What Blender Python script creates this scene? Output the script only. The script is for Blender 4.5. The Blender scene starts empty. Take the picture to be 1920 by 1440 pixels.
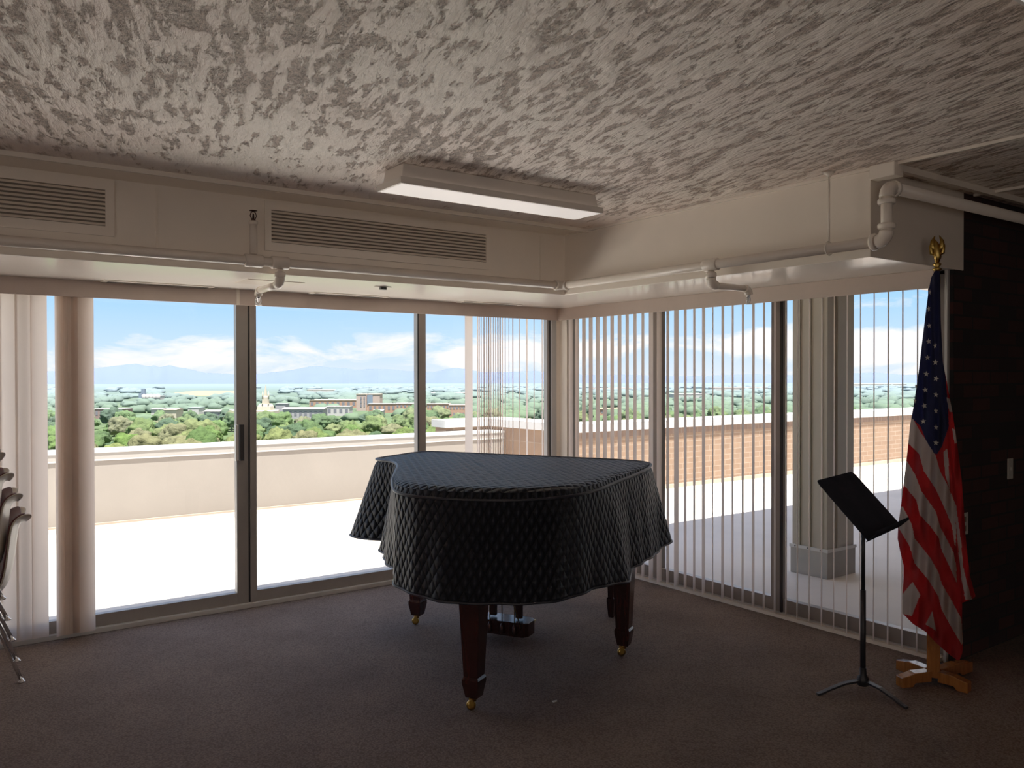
import bpy, bmesh, math, random
from mathutils import Vector, Matrix, noise
PI = math.pi
C = bpy.context.scene.collection
R_ = random.Random(7)
BACKW = 9

# ------------------------------------------------------------------ camera
FPX = 1565.0
CAM = Vector((-4.55234, -5.57697, 1.55))
M3 = Matrix(((0.80977013, 0.00674808, -0.58670845),
             (-0.58674529, 0.00672708, -0.80974361),
             (-0.00151738, 0.9999546, 0.0094068)))
def ray(px, py):
    return (M3 @ Vector((px - 960.0, 720.0 - py, -FPX))).normalized()
def onz(px, py, z=0.0):
    r = ray(px, py); return CAM + r * ((z - CAM.z) / r.z)
def ony(px, py, y=0.0):
    r = ray(px, py); return CAM + r * ((y - CAM.y) / r.y)
def onx(px, py, x=0.0):
    r = ray(px, py); return CAM + r * ((x - CAM.x) / r.x)
FWD = M3 @ Vector((0, 0, -1)); RGT = M3 @ Vector((1, 0, 0))
def atd(px, py, d):
    """point at depth d (metres along the view axis) seen at px, py"""
    r = ray(px, py); return CAM + r * (d / r.dot(FWD))

cam_d = bpy.data.cameras.new('camera'); cam = bpy.data.objects.new('camera', cam_d)
C.objects.link(cam); cam.matrix_world = Matrix.Translation(CAM) @ M3.to_4x4()
cam_d.sensor_fit = 'HORIZONTAL'; cam_d.sensor_width = 36; cam_d.lens = FPX / 1920 * 36
cam_d.clip_start = 0.05; cam_d.clip_end = 20000
bpy.context.scene.camera = cam

# ------------------------------------------------------------------ materials
def srgb(r, g, b):
    f = lambda c: (c / 255 / 12.92) if c / 255 <= 0.04045 else ((c / 255 + 0.055) / 1.055) ** 2.4
    return (f(r), f(g), f(b), 1)
def c4(c): return tuple(c) + (1,) if len(c) == 3 else tuple(c)
class NT:
    def __init__(s, name):
        s.m = bpy.data.materials.new(name); s.m.use_nodes = True
        s.t = s.m.node_tree; s.n = s.t.nodes; s.l = s.t.links
        s.b = s.n['Principled BSDF']; s.out = s.n['Material Output']
    def node(s, typ, **kw):
        n = s.n.new(typ)
        for k, v in kw.items():
            if k in n.inputs.keys(): n.inputs[k].default_value = v
            else: setattr(n, k, v)
        return n
    def link(s, a, b): s.l.new(a, b)
    def coords(s, kind='Object', scale=(1, 1, 1), rot=(0, 0, 0)):
        tc = s.n.new('ShaderNodeTexCoord'); mp = s.n.new('ShaderNodeMapping')
        mp.inputs['Scale'].default_value = scale; mp.inputs['Rotation'].default_value = rot
        s.l.new(tc.outputs[kind], mp.inputs['Vector']); return mp.outputs['Vector']
    def noise(s, vec, scale, detail=4, rough=0.6, dist=0.0):
        n = s.n.new('ShaderNodeTexNoise'); n.inputs['Scale'].default_value = scale
        n.inputs['Detail'].default_value = detail; n.inputs['Roughness'].default_value = rough
        n.inputs['Distortion'].default_value = dist
        s.l.new(vec, n.inputs['Vector']); return n.outputs['Fac']
    def ramp(s, fac, stops):
        r = s.n.new('ShaderNodeValToRGB'); e = r.color_ramp.elements
        while len(e) < len(stops): e.new(0.5)
        for i, (p, c) in enumerate(stops):
            e[i].position = p; e[i].color = c4(c) if not isinstance(c, (int, float)) else (c, c, c, 1)
        s.l.new(fac, r.inputs['Fac']); return r.outputs['Color']
    def math(s, op, a, b=None, c=None, clamp=False):
        n = s.n.new('ShaderNodeMath'); n.operation = op; n.use_clamp = clamp
        for i, v in enumerate((a, b, c)):
            if v is None: continue
            if isinstance(v, (int, float)): n.inputs[i].default_value = v
            else: s.l.new(v, n.inputs[i])
        return n.outputs[0]
    def mix(s, fac, a, b, blend='MIX'):
        n = s.n.new('ShaderNodeMix'); n.data_type = 'RGBA'; n.blend_type = blend
        for sock, v in ((n.inputs[0], fac), (n.inputs[6], a), (n.inputs[7], b)):
            if isinstance(v, (int, float)): sock.default_value = v
            elif isinstance(v, (tuple, list)): sock.default_value = c4(v)
            else: s.l.new(v, sock)
        return n.outputs[2]
    def bump(s, h, strength=0.3, dist=0.01, normal=None):
        n = s.n.new('ShaderNodeBump'); n.inputs['Strength'].default_value = strength
        n.inputs['Distance'].default_value = dist; s.l.new(h, n.inputs['Height'])
        if normal is not None: s.l.new(normal, n.inputs['Normal'])
        return n.outputs['Normal']
    def setc(s, col=None, rough=None, metal=None, normal=None, spec=None):
        b = s.b
        if col is not None:
            if isinstance(col, (tuple, list)): b.inputs['Base Color'].default_value = c4(col)
            else: s.l.new(col, b.inputs['Base Color'])
        if rough is not None:
            if isinstance(rough, (int, float)): b.inputs['Roughness'].default_value = rough
            else: s.l.new(rough, b.inputs['Roughness'])
        if metal is not None: b.inputs['Metallic'].default_value = metal
        if spec is not None: b.inputs['Specular IOR Level'].default_value = spec
        if normal is not None: s.l.new(normal, b.inputs['Normal'])
        return s.m
def simple(name, col, rough=0.6, metal=0.0, var=0.06, nscale=8, bumps=0.0, bscale=60, spec=0.5):
    t = NT(name); v = t.coords('Object'); f = t.noise(v, nscale)
    lo = tuple(x * (1 - var) for x in col[:3]); hi = tuple(min(1, x * (1 + var)) for x in col[:3])
    col_ = t.ramp(f, [(0.3, lo), (0.7, hi)])
    n = None
    if bumps: n = t.bump(t.noise(v, bscale, 3), bumps, 0.004)
    return t.setc(col_, rough, metal, n, spec)

m = {}
# carpet
t = NT('carpet'); v = t.coords('Object'); f1 = t.noise(v, 2.2, 5); f2 = t.noise(v, 160, 2)
vo = t.node('ShaderNodeTexVoronoi'); vo.inputs['Scale'].default_value = 110; t.link(v, vo.inputs['Vector'])
base = t.ramp(f1, [(0.3, (0.128, 0.094, 0.078)), (0.7, (0.185, 0.138, 0.115))])
col = t.mix(0.8, base, t.ramp(vo.outputs['Distance'], [(0.0, 1.35), (0.8, 0.55)]), 'MULTIPLY')
m['carpet'] = t.setc(col, 0.95, 0, t.bump(vo.outputs['Distance'], 0.6, 0.004), 0.15)
# plaster ceiling: trowelled patches over a rough stippled coat, stroked one way
t = NT('ceiling_plaster'); ang = math.atan2(0.9601, 0.2796)
v = t.coords('Object', (1, 1, 1), (0, 0, -ang))
mp = t.node('ShaderNodeMapping'); mp.inputs['Scale'].default_value = (7.5, 25.0, 1); t.link(v, mp.inputs['Vector'])
big = t.noise(mp.outputs['Vector'], 1.0, 5, 0.6, 0.15)
big = t.math('ADD', big, t.math('MULTIPLY', t.math('SUBTRACT', t.noise(v, 1.3, 2), 0.44), 0.20))
mp2 = t.node('ShaderNodeMapping'); mp2.inputs['Scale'].default_value = (42, 80, 1); t.link(v, mp2.inputs['Vector'])
fine = t.noise(mp2.outputs['Vector'], 1.0, 4, 0.7)
sy_ = t.node('ShaderNodeSeparateXYZ'); t.link(t.coords('Object'), sy_.inputs[0])
big = t.math('ADD', big, t.math('MULTIPLY', t.math('MULTIPLY', t.math('ADD', sy_.outputs[1], 2.1), 1.6, None, True), 0.085))
mask = t.ramp(big, [(0.445, 0.0), (0.495, 1.0)])             # 1 = smooth raised patch
rough_h = t.math('MULTIPLY', fine, t.math('SUBTRACT', 1.0, mask))
h = t.math('ADD', t.math('MULTIPLY', mask, 1.0), t.math('MULTIPLY', rough_h, 1.5))
h = t.math('ADD', h, t.math('MULTIPLY', big, 0.8))
cs = t.ramp(t.noise(v, 1.3, 3), [(0.35, (0.93, 0.765, 0.665)), (0.65, (0.94, 0.84, 0.73))])
cr = t.ramp(fine, [(0.3, (0.27, 0.175, 0.125)), (0.60, (0.97, 0.77, 0.65))])  # relief light and shade of the stipple put into the colour
m['plaster'] = t.setc(t.mix(mask, cr, cs), 0.42, 0, t.bump(h, 1.0, 0.045), 0.4)
m['paint'] = simple('cream_paint', (0.86, 0.76, 0.645), 0.38, var=0.04, nscale=3)
m['paint_gloss'] = simple('gloss_cream_paint', (0.86, 0.765, 0.66), 0.22, var=0.03, nscale=3)
m['paint_dark'] = simple('taupe_paint', (0.42, 0.35, 0.30), 0.5, var=0.04, nscale=3)
m['soffit'] = simple('soffit_lit_paint', (0.95, 0.88, 0.80), 0.2, var=0.02, nscale=3)  # paler than the bulkhead faces: outdoor light reflected underneath, put into the colour
m['pipe'] = simple('pipe_paint', (0.78, 0.69, 0.60), 0.25, var=0.04)
m['grille_dark'] = simple('grille_shadow', (0.17, 0.145, 0.12), 0.9)
m['wallp'] = simple('inner_wall_paint', (0.36, 0.31, 0.27), 0.8, var=0.05)
m['valance'] = simple('valance_vinyl', (0.56, 0.44, 0.375), 0.5, var=0.04)
m['alu'] = simple('brushed_aluminium', (0.30, 0.27, 0.25), 0.42, 0.25, var=0.06)
m['alu_light'] = simple('pale_aluminium', (0.60, 0.58, 0.55), 0.4, 0.4, var=0.05)
m['gasket'] = simple('black_gasket', (0.02, 0.02, 0.022), 0.5)
m['black'] = simple('black_metal', (0.012, 0.012, 0.016), 0.45, 0.2, var=0.2)
m['desk'] = simple('black_desk_enamel', (0.030, 0.031, 0.042), 0.9, 0.0, var=0.25, nscale=6, spec=0.0)
m['chrome'] = simple('chrome', (0.72, 0.72, 0.74), 0.12, 1.0, var=0.03)
m['brass'] = simple('brass', (0.50, 0.31, 0.08), 0.32, 1.0, var=0.15, nscale=20)
m['bronze'] = simple('dark_bronze', (0.06, 0.03, 0.028), 0.35, 0.7, var=0.1)
m['shell'] = simple('fibreglass_shell', (0.46, 0.40, 0.33), 0.35, var=0.08)
m['maroon'] = simple('maroon_vinyl', (0.075, 0.018, 0.022), 0.45, var=0.2)
m['plate'] = simple('switch_plate', (0.50, 0.47, 0.42), 0.4)
m['lampbody'] = simple('lamp_enamel', (0.72, 0.66, 0.60), 0.35, var=0.03)
m['white'] = simple('white_coping', (0.50, 0.488, 0.475), 0.5, var=0.03)
m['deck'] = simple('deck_coating', (0.64, 0.585, 0.53), 0.75, var=0.10, nscale=0.9, bumps=0.2, bscale=12)
m['parapet'] = simple('parapet_stucco', (0.205, 0.177, 0.152), 0.8, var=0.06, nscale=1.1, bumps=0.2, bscale=20)
m['parapet_top'] = simple('parapet_upper_stucco', (0.26, 0.238, 0.215), 0.8, var=0.04, nscale=1.1)
m['stain'] = simple('deck_stain', (0.32, 0.25, 0.19), 0.85, var=0.10, nscale=3)
m['stain2'] = simple('weathered_deck', (0.36, 0.305, 0.25), 0.85, var=0.10, nscale=2)
m['colclad'] = simple('column_cladding', (0.32, 0.275, 0.215), 0.5, var=0.03)
m['colbase'] = simple('column_concrete', (0.30, 0.285, 0.26), 0.85, var=0.1, nscale=6)
# lens of the lamp: pale prismatic plastic
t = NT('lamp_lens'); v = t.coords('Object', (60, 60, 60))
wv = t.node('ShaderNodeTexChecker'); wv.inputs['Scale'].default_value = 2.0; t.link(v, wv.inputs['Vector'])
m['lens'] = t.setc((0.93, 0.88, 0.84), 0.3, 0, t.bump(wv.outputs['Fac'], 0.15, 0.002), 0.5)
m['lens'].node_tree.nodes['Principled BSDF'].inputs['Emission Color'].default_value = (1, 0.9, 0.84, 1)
m['lens'].node_tree.nodes['Principled BSDF'].inputs['Emission Strength'].default_value = 0.32  # faint glow added to the unlit lens to make it look brighter
# mahogany
def wood(name, a, b, rough=0.3, sc=6):
    t = NT(name); v = t.coords('Object', (sc, sc, 0.7)); f = t.noise(v, 4, 6, 0.6, 1.5)
    return t.setc(t.ramp(f, [(0.3, a), (0.7, b)]), rough, 0, None, 0.5)
m['mahogany'] = wood('mahogany', (0.014, 0.004, 0.004), (0.036, 0.009, 0.007), 0.22)
m['oak'] = wood('honey_oak', (0.20, 0.068, 0.018), (0.32, 0.12, 0.035), 0.2)
# translucent blind fabric
def fabric(name, col, trans, wv=220):
    t = NT(name); v = t.coords('Object'); f = t.noise(v, 3, 3)
    w = t.node('ShaderNodeTexWave'); w.inputs['Scale'].default_value = wv; w.bands_direction = 'Z'; t.link(v, w.inputs['Vector'])
    c = t.mix(0.12, t.ramp(f, [(0.3, tuple(x * 0.94 for x in col)), (0.7, col)]), w.outputs['Color'], 'MULTIPLY')
    tr = t.node('ShaderNodeBsdfTranslucent'); t.link(c, tr.inputs['Color'])
    ms = t.node('ShaderNodeMixShader'); ms.inputs[0].default_value = trans
    t.link(c, t.b.inputs['Base Color']); t.b.inputs['Roughness'].default_value = 0.8
    t.link(t.b.outputs[0], ms.inputs[1]); t.link(tr.outputs[0], ms.inputs[2]); t.link(ms.outputs[0], t.out.inputs['Surface'])
    return t.m
m['slat'] = fabric('slat_vinyl', (0.88, 0.76, 0.68), 0.55)
m['slat_far'] = fabric('slat_stack_vinyl', (0.86, 0.73, 0.64), 0.5)
# glass: clear pane with a Fresnel sheen
t = NT('window_glass'); tr = t.node('ShaderNodeBsdfTransparent'); tr.inputs[0].default_value = (0.97, 0.985, 0.98, 1)
gl = t.node('ShaderNodeBsdfGlossy'); gl.inputs['Roughness'].default_value = 0.02; gl.inputs['Color'].default_value = (0.9, 0.9, 0.9, 1)
ge = t.node('ShaderNodeNewGeometry'); dt = t.node('ShaderNodeVectorMath'); dt.operation = 'DOT_PRODUCT'
t.link(ge.outputs['Incoming'], dt.inputs[0]); t.link(ge.outputs['Normal'], dt.inputs[1])
lw = t.math('ADD', 0.05, t.math('MULTIPLY', 0.8, t.math('POWER', t.math('SUBTRACT', 1.0, t.math('ABSOLUTE', dt.outputs['Value'])), 5.0)))
ms = t.node('ShaderNodeMixShader'); t.link(lw, ms.inputs[0]); t.link(tr.outputs[0], ms.inputs[1]); t.link(gl.outputs[0], ms.inputs[2])
t.link(ms.outputs[0], t.out.inputs['Surface']); m['glass'] = t.m
# bricks
def brick(name, c1, c2, mortar, vec_rot, bw=0.21, bh=0.07, rough=0.85):
    t = NT(name); v = t.coords('Object', (1, 1, 1), vec_rot)
    b = t.node('ShaderNodeTexBrick'); b.inputs['Color1'].default_value = c4(c1); b.inputs['Color2'].default_value = c4(c2)
    b.inputs['Mortar'].default_value = c4(mortar); b.inputs['Scale'].default_value = 1.0
    b.inputs['Brick Width'].default_value = bw; b.inputs['Row Height'].default_value = bh; b.inputs['Mortar Size'].default_value = 0.006
    b.inputs['Mortar Smooth'].default_value = 0.2
    t.link(v, b.inputs['Vector'])
    f = t.noise(v, 5, 4)
    c = t.mix(0.35, b.outputs['Color'], t.ramp(f, [(0.3, 0.5), (0.7, 1.0)]), 'MULTIPLY')
    return t.setc(c, rough, 0, t.bump(b.outputs['Fac'], -0.5, 0.006))
m['brick_out_y'] = brick('terrace_brick', (0.235, 0.138, 0.082), (0.195, 0.11, 0.064), (0.29, 0.21, 0.15), (PI / 2, 0, 0), 0.24, 0.082)
m['brick_out_x'] = brick('terrace_brick_side', (0.235, 0.138, 0.082), (0.195, 0.11, 0.064), (0.29, 0.21, 0.15), (PI / 2, 0, PI / 2), 0.24, 0.082)
m['brick_course'] = brick('soldier_course', (0.15, 0.085, 0.06), (0.125, 0.07, 0.048), (0.19, 0.14, 0.11), (PI / 2, 0, 0), 0.09, 0.3)
m['brick_in'] = brick('dark_red_brick', (0.060, 0.017, 0.014), (0.016, 0.010, 0.012), (0.013, 0.011, 0.011), (PI / 2, 0, 0), 0.21, 0.075)
# quilted cover (uv in metres; diamond stitching)
t = NT('quilted_cover'); uv = t.node('ShaderNodeUVMap'); uv.uv_map = 'UVMap'
sp = t.node('ShaderNodeSeparateXYZ'); t.link(uv.outputs[0], sp.inputs[0])
a = t.math('MULTIPLY', sp.outputs[0], 1 / 0.044); b = t.math('MULTIPLY', sp.outputs[1], 1 / 0.076)
s1 = t.math('ABSOLUTE', t.math('SINE', t.math('MULTIPLY', t.math('ADD', a, b), PI)))
s2 = t.math('ABSOLUTE', t.math('SINE', t.math('MULTIPLY', t.math('SUBTRACT', a, b), PI)))
q = t.math('POWER', t.math('MULTIPLY', s1, s2), 0.45)
cloth = t.noise(t.coords('Object'), 14, 4)
h = t.math('ADD', q, t.math('MULTIPLY', cloth, 0.35))
cc = t.mix(q, (0.0008, 0.001, 0.003), (0.0045, 0.006, 0.014))
m['quilt'] = t.setc(cc, 0.6, 0, t.bump(h, 1.0, 0.028), 0.33)
m['quilt'].node_tree.nodes['Principled BSDF'].inputs['Sheen Weight'].default_value = 0.0
m['quilt'].node_tree.nodes['Principled BSDF'].inputs['Sheen Roughness'].default_value = 0.4
m['piping'] = simple('navy_piping', (0.006, 0.008, 0.016), 0.5, var=0.2)
# flag cloth, colours held on the cloth itself
t = NT('flag_cloth'); at = t.node('ShaderNodeVertexColor'); at.layer_name = 'dye'
w = t.noise(t.coords('Object', (1, 1, 1)), 350, 2)
tr = t.node('ShaderNodeBsdfTranslucent'); ms = t.node('ShaderNodeMixShader'); ms.inputs[0].default_value = 0.5
t.link(at.outputs['Color'], t.b.inputs['Base Color']); t.link(at.outputs['Color'], tr.inputs['Color'])
t.b.inputs['Roughness'].default_value = 0.75; t.link(t.bump(w, 0.15, 0.001), t.b.inputs['Normal'])
t.link(t.b.outputs[0], ms.inputs[1]); t.link(tr.outputs[0], ms.inputs[2]); t.link(ms.outputs[0], t.out.inputs['Surface'])
m['flag'] = t.m
m['star'] = simple('star_cloth', (0.45, 0.42, 0.36), 0.8)

# ------------------------------------------------------------------ mesh helpers
class MB:
    def __init__(s): s.bm = bmesh.new()
    def quad(s, *p):
        s.bm.faces.new([s.bm.verts.new(q) for q in p]); return s
    def box(s, x0, x1, y0, y1, z0, z1, mi=0):
        vs = [s.bm.verts.new((x, y, z)) for x in (x0, x1) for y in (y0, y1) for z in (z0, z1)]
        for f in ((0, 1, 3, 2), (4, 6, 7, 5), (0, 4, 5, 1), (2, 3, 7, 6), (0, 2, 6, 4), (1, 5, 7, 3)):
            fc = s.bm.faces.new([vs[i] for i in f]); fc.material_index = mi
        return s
    def obox(s, c, ax, ay, az):
        """oriented box: centre + three half-extent vectors"""
        c = Vector(c); ax = Vector(ax); ay = Vector(ay); az = Vector(az)
        vs = [s.bm.verts.new(c + i * ax + j * ay + k * az) for i in (-1, 1) for j in (-1, 1) for k in (-1, 1)]
        for f in ((0, 1, 3, 2), (4, 6, 7, 5), (0, 4, 5, 1), (2, 3, 7, 6), (0, 2, 6, 4), (1, 5, 7, 3)):
            s.bm.faces.new([vs[i] for i in f])
        return s
    def tube(s, pts, r, seg=12, cap=True, closed=False):
        pts = [Vector(p) for p in pts]; n = len(pts)
        rr = r if isinstance(r, (list, tuple)) else [r] * n
        rings = []; prev = None
        for i, p in enumerate(pts):
            if closed: d = pts[(i + 1) % n] - pts[i - 1]
            else: d = (pts[min(i + 1, n - 1)] - pts[max(i - 1, 0)])
            d.normalize()
            if prev is None:
                a = Vector((0, 0, 1)) if abs(d.z) < 0.9 else Vector((1, 0, 0))
            else: a = prev
            u = (a - d * a.dot(d)).normalized(); w = d.cross(u); prev = u
            rings.append([s.bm.verts.new(p + rr[i] * (math.cos(2 * PI * k / seg) * u + math.sin(2 * PI * k / seg) * w)) for k in range(seg)])
        m_ = n if closed else n - 1
        for i in range(m_):
            A = rings[i]; B = rings[(i + 1) % n]
            for k in range(seg):
                f = s.bm.faces.new((A[k], A[(k + 1) % seg], B[(k + 1) % seg], B[k])); f.smooth = True
        if cap and not closed:
            s.bm.faces.new(rings[0]); s.bm.faces.new(rings[-1])
        return s
    def lathe(s, prof, c=(0, 0, 0), seg=20, ax=None):
        c = Vector(c); q = Matrix.Identity(3)
        if ax is not None: q = Vector((0, 0, 1)).rotation_difference(Vector(ax).normalized()).to_matrix()
        rings = [[s.bm.verts.new(c + q @ Vector((max(r, 1e-4) * math.cos(2 * PI * k / seg), max(r, 1e-4) * math.sin(2 * PI * k / seg), z))) for k in range(seg)] for r, z in prof]
        for A, B in zip(rings, rings[1:]):
            for k in range(seg):
                f = s.bm.faces.new((A[k], A[(k + 1) % seg], B[(k + 1) % seg], B[k])); f.smooth = True
        s.bm.faces.new(rings[0]); s.bm.faces.new(rings[-1]); return s
    def prism(s, poly, z0, z1):
        lo = [s.bm.verts.new((p[0], p[1], z0)) for p in poly]; hi = [s.bm.verts.new((p[0], p[1], z1)) for p in poly]
        n = len(poly)
        s.bm.faces.new(lo); s.bm.faces.new(hi)
        for i in range(n): s.bm.faces.new((lo[i], lo[(i + 1) % n], hi[(i + 1) % n], hi[i]))
        return s
    def loft(s, secs):
        rings = [[s.bm.verts.new(p) for p in sec] for sec in secs]; n = len(secs[0])
        for A, B in zip(rings, rings[1:]):
            for k in range(n): s.bm.faces.new((A[k], A[(k + 1) % n], B[(k + 1) % n], B[k]))
        s.bm.faces.new(rings[0]); s.bm.faces.new(rings[-1]); return s
    def build(s, name, mat, parent=None, bevel=0, smooth=False, world=True):
        bmesh.ops.recalc_face_normals(s.bm, faces=s.bm.faces)
        if parent is not None and world:
            off = Vector((0, 0, 0)); p = parent
            while p is not None: off += p.location; p = p.parent
            for v_ in s.bm.verts: v_.co -= off
        me = bpy.data.meshes.new(name); s.bm.to_mesh(me); s.bm.free()
        for mm in (mat if isinstance(mat, (list, tuple)) else [mat]): me.materials.append(mm)
        if smooth:
            for p_ in me.polygons: p_.use_smooth = True
        o = bpy.data.objects.new(name, me); C.objects.link(o)
        if parent is not None: o.parent = parent
        if bevel:
            b = o.modifiers.new('bevel', 'BEVEL'); b.width = bevel; b.segments = 2; b.limit_method = 'ANGLE'; b.angle_limit = 0.6
        return o
def tag(o, label=None, cat=None, group=None, kind=None):
    if label: o['label'] = label
    if cat: o['category'] = cat
    if group: o['group'] = group
    if kind: o['kind'] = kind
    return o
def thing(name, loc, label, cat, group=None):
    o = bpy.data.objects.new(name, None); C.objects.link(o); o.location = loc; o.empty_display_size = 0.1
    return tag(o, label, cat, group)
def structure(o, label=None, cat=None): return tag(o, label, cat, kind='structure')
def copy_tree(o, parent=None):
    c = o.copy(); C.objects.link(c)
    if parent is not None: c.parent = parent
    for ch in [x for x in bpy.data.objects if x.parent == o]: copy_tree(ch, c)
    return c

ZC = 2.542      # ceiling
ZS = 2.118      # soffit
DZ = -0.10      # terrace deck
YE = -3.337      # brick wall plane
XB = -0.815     # bulkhead face along the right-hand windows
YA = -1.05      # bulkhead face along the left-hand windows

# ------------------------------------------------------------------ room shell
Lp = [(-7, 0.0), (0.0, 0.0), (0.0, YE), (5, YE), (5, -9.5), (-7, -9.5)]
structure(MB().prism(Lp, -0.06, 0.0).build('floor', m['carpet']), 'dark brown looped carpet of the lounge', 'floor')
structure(MB().prism(Lp, ZC, ZC + 0.08).build('ceiling', m['plaster']), 'rough trowelled plaster ceiling', 'ceiling')
structure(MB().box(-9, 9.5, -10, 0.08, 2.66, 2.95).build('roof_slab', m['paint_dark']), 'flat roof slab above the lounge and terrace', 'roof')
structure(MB().box(-7.15, -7, -9.5, 0.15, -0.1, 2.66).build('wall_left', m['wallp']), 'plain inner wall on the left', 'wall')
structure(MB().box(-7, 5, -9.65, -9.5, -0.1, 2.66).build('wall_back', m['wallp']), 'plain inner wall behind', 'wall')
structure(MB().box(5, 5.15, -9.5, YE, -0.1, 2.66).build('wall_right', m['wallp']), 'plain inner wall on the right', 'wall')
structure(MB().box(-7, 0.15, 0.0, 0.15, 2.10, 2.66).box(-7, -5.3, 0.0, 0.15, -0.1, 2.10).build('wall_front', m['paint']), 'wall above the left-hand windows', 'wall')
structure(MB().box(0.0, 0.15, -3.31, 0.0, 2.10, 2.66).build('wall_side', m['paint']), 'wall above the right-hand windows', 'wall')
structure(MB().box(0.0, 5, YE, YE + 0.14, -0.1, 2.66).box(-0.004, 0.15, YE + 0.001, -3.31, -0.1, 2.1).build('wall_brick', m['brick_in']), 'dark red brick wall right of the flag', 'wall')

# bulkhead with its soffit
def soffit_poly():
    return [(-7, YA), (XB, YA), (XB, -3.345), (0.092, -3.345), (0.092, -3.338), (-0.001, -3.338), (-0.001, -0.001), (-7, -0.001)]
bk = structure(MB().prism(soffit_poly(), ZS, ZC - 0.001).build('ceiling_bulkhead', [m['paint_gloss'], m['soffit']], bevel=0.004), 'cream painted duct bulkhead above the windows', 'bulkhead')
for p_ in bk.data.polygons:
    if p_.normal.z < -0.9: p_.material_index = 1
# narrow seams in the bulkhead face
for xs in (-3.515, -1.031):
    MB().box(xs - 0.004, xs + 0.004, YA - 0.006, YA, ZS + 0.06, ZC - 0.03).build('joint_strip', m['paint'], bk)
MB().box(-7, XB - 0.01, -1.30, YA, ZC - 0.012, ZC - 0.0005).build('ceiling_strip', m['paint'], bk)
# slim ceiling trims
structure(MB().box(-7, XB, -1.315, -1.295, ZC - 0.022, ZC).build('trim_1', m['paint_gloss']), 'slim cream trim along the ceiling edge', 'trim')
structure(MB().box(XB - 0.018, XB, -9.5, YA, ZC - 0.014, ZC).build('trim_2', m['paint_gloss']), 'slim cream trim above the right-hand bulkhead', 'trim')
structure(MB().box(XB, 5, -3.47, -3.44, ZC - 0.03, ZC).build('trim_3', m['paint_gloss']), 'cream trim over the brick wall', 'trim')
structure(MB().box(0.17, 0.20, -9.5, YE - 0.02, ZC - 0.014, ZC).build('trim_4', m['paint_gloss']), 'ceiling joint strip on the right', 'trim')
structure(MB().box(-0.862, -0.785, -3.49, -3.365, ZC - 0.066, ZC - 0.001).build('trim_5', m['paint_gloss'], bevel=0.003), 'small square boxed casing at the ceiling corner', 'casing')

# grilles in the bulkhead
def grille(x0, x1, l0, l1, label):
    g = thing('air_grille', ((x0 + x1) / 2, YA, 2.25), label, 'air vent', None)
    b = MB(); z0, z1, a0, a1 = 2.245, 2.518, 2.292, 2.472
    for bx in ((x0, x1, z0, a0), (x0, x1, a1, z1), (x0, l0, a0, a1), (l1, x1, a0, a1)): b.box(bx[0], bx[1], YA - 0.014, YA - 0.0005, bx[2], bx[3])
    b.build('frame', m['paint_gloss'], g)
    MB().box(l0, l1, YA - 0.003, YA - 0.0006, a0, a1).build('backing', m['grille_dark'], g)
    s = MB(); n = 9
    for i in range(n):
        z = a0 + (i + 0.5) * (a1 - a0) / n
        s.obox(((l0 + l1) / 2, YA - 0.007, z), ((l1 - l0) / 2, 0, 0), (0, 0.0055, 0.0065), (0, 0.0005, -0.0004))
    s.build('louvres', m['paint'], g)
grille(-2.955, -1.463, -2.92, -1.486, 'long cream louvred air grille in the bulkhead above the middle windows')
grille(-5.2, -3.715, -5.16, -3.755, 'cream louvred air grille cut off at the left edge, high on the bulkhead')

# linear slots and plates in the soffit
def slot(x0, x1, y, label, alongx=True, grp=None, w=0.055):
    g = thing('slot_diffuser', ((x0 + x1) / 2, y, ZS), label, 'air vent', grp)
    MB().box(x0, x1, y - w, y + w, ZS - 0.006, ZS - 0.0003).build('frame', m['paint'], g, bevel=0.001)
    MB().box(x0 + 0.03, x1 - 0.03, y - w * 0.45, y - w * 0.1, ZS - 0.0075, ZS - 0.0055).box(x0 + 0.03, x1 - 0.03, y + w * 0.1, y + w * 0.45, ZS - 0.0075, ZS - 0.0055).build('slot', m['grille_dark'], g)
slot(-3.62, -2.98, -0.17, 'slot diffuser in the soffit left of the sliding door post')
slot(-2.34, -1.78, -0.20, 'slot diffuser in the soffit between the post and the sensor')
slot(-1.15, -0.60, -0.21, 'slot diffuser in the soffit nearest the window corner')
g = structure(MB().box(-2.95, -2.60, -0.75, -0.50, ZS - 0.004, ZS - 0.0003).build('trim_6', m['paint_gloss'], bevel=0.001), 'square access panel in the soffit', 'access panel')
g = thing('ceiling_sensor', (-2.116, -0.826, ZS), 'small dark sensor hanging under the soffit', 'sensor')
MB().box(-2.17, -2.06, -0.835, -0.815, ZS - 0.004, ZS - 0.0003).build('plate', m['paint_dark'], g)
MB().box(-2.135, -2.095, -0.84, -0.812, ZS - 0.022, ZS - 0.004).build('body', m['gasket'], g, bevel=0.003)

# ------------------------------------------------------------------ windows
def vbar(b, x0, x1, y0, y1, z0=0.0, z1=2.10): b.box(x0, x1, y0, y1, z0, z1)
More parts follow.
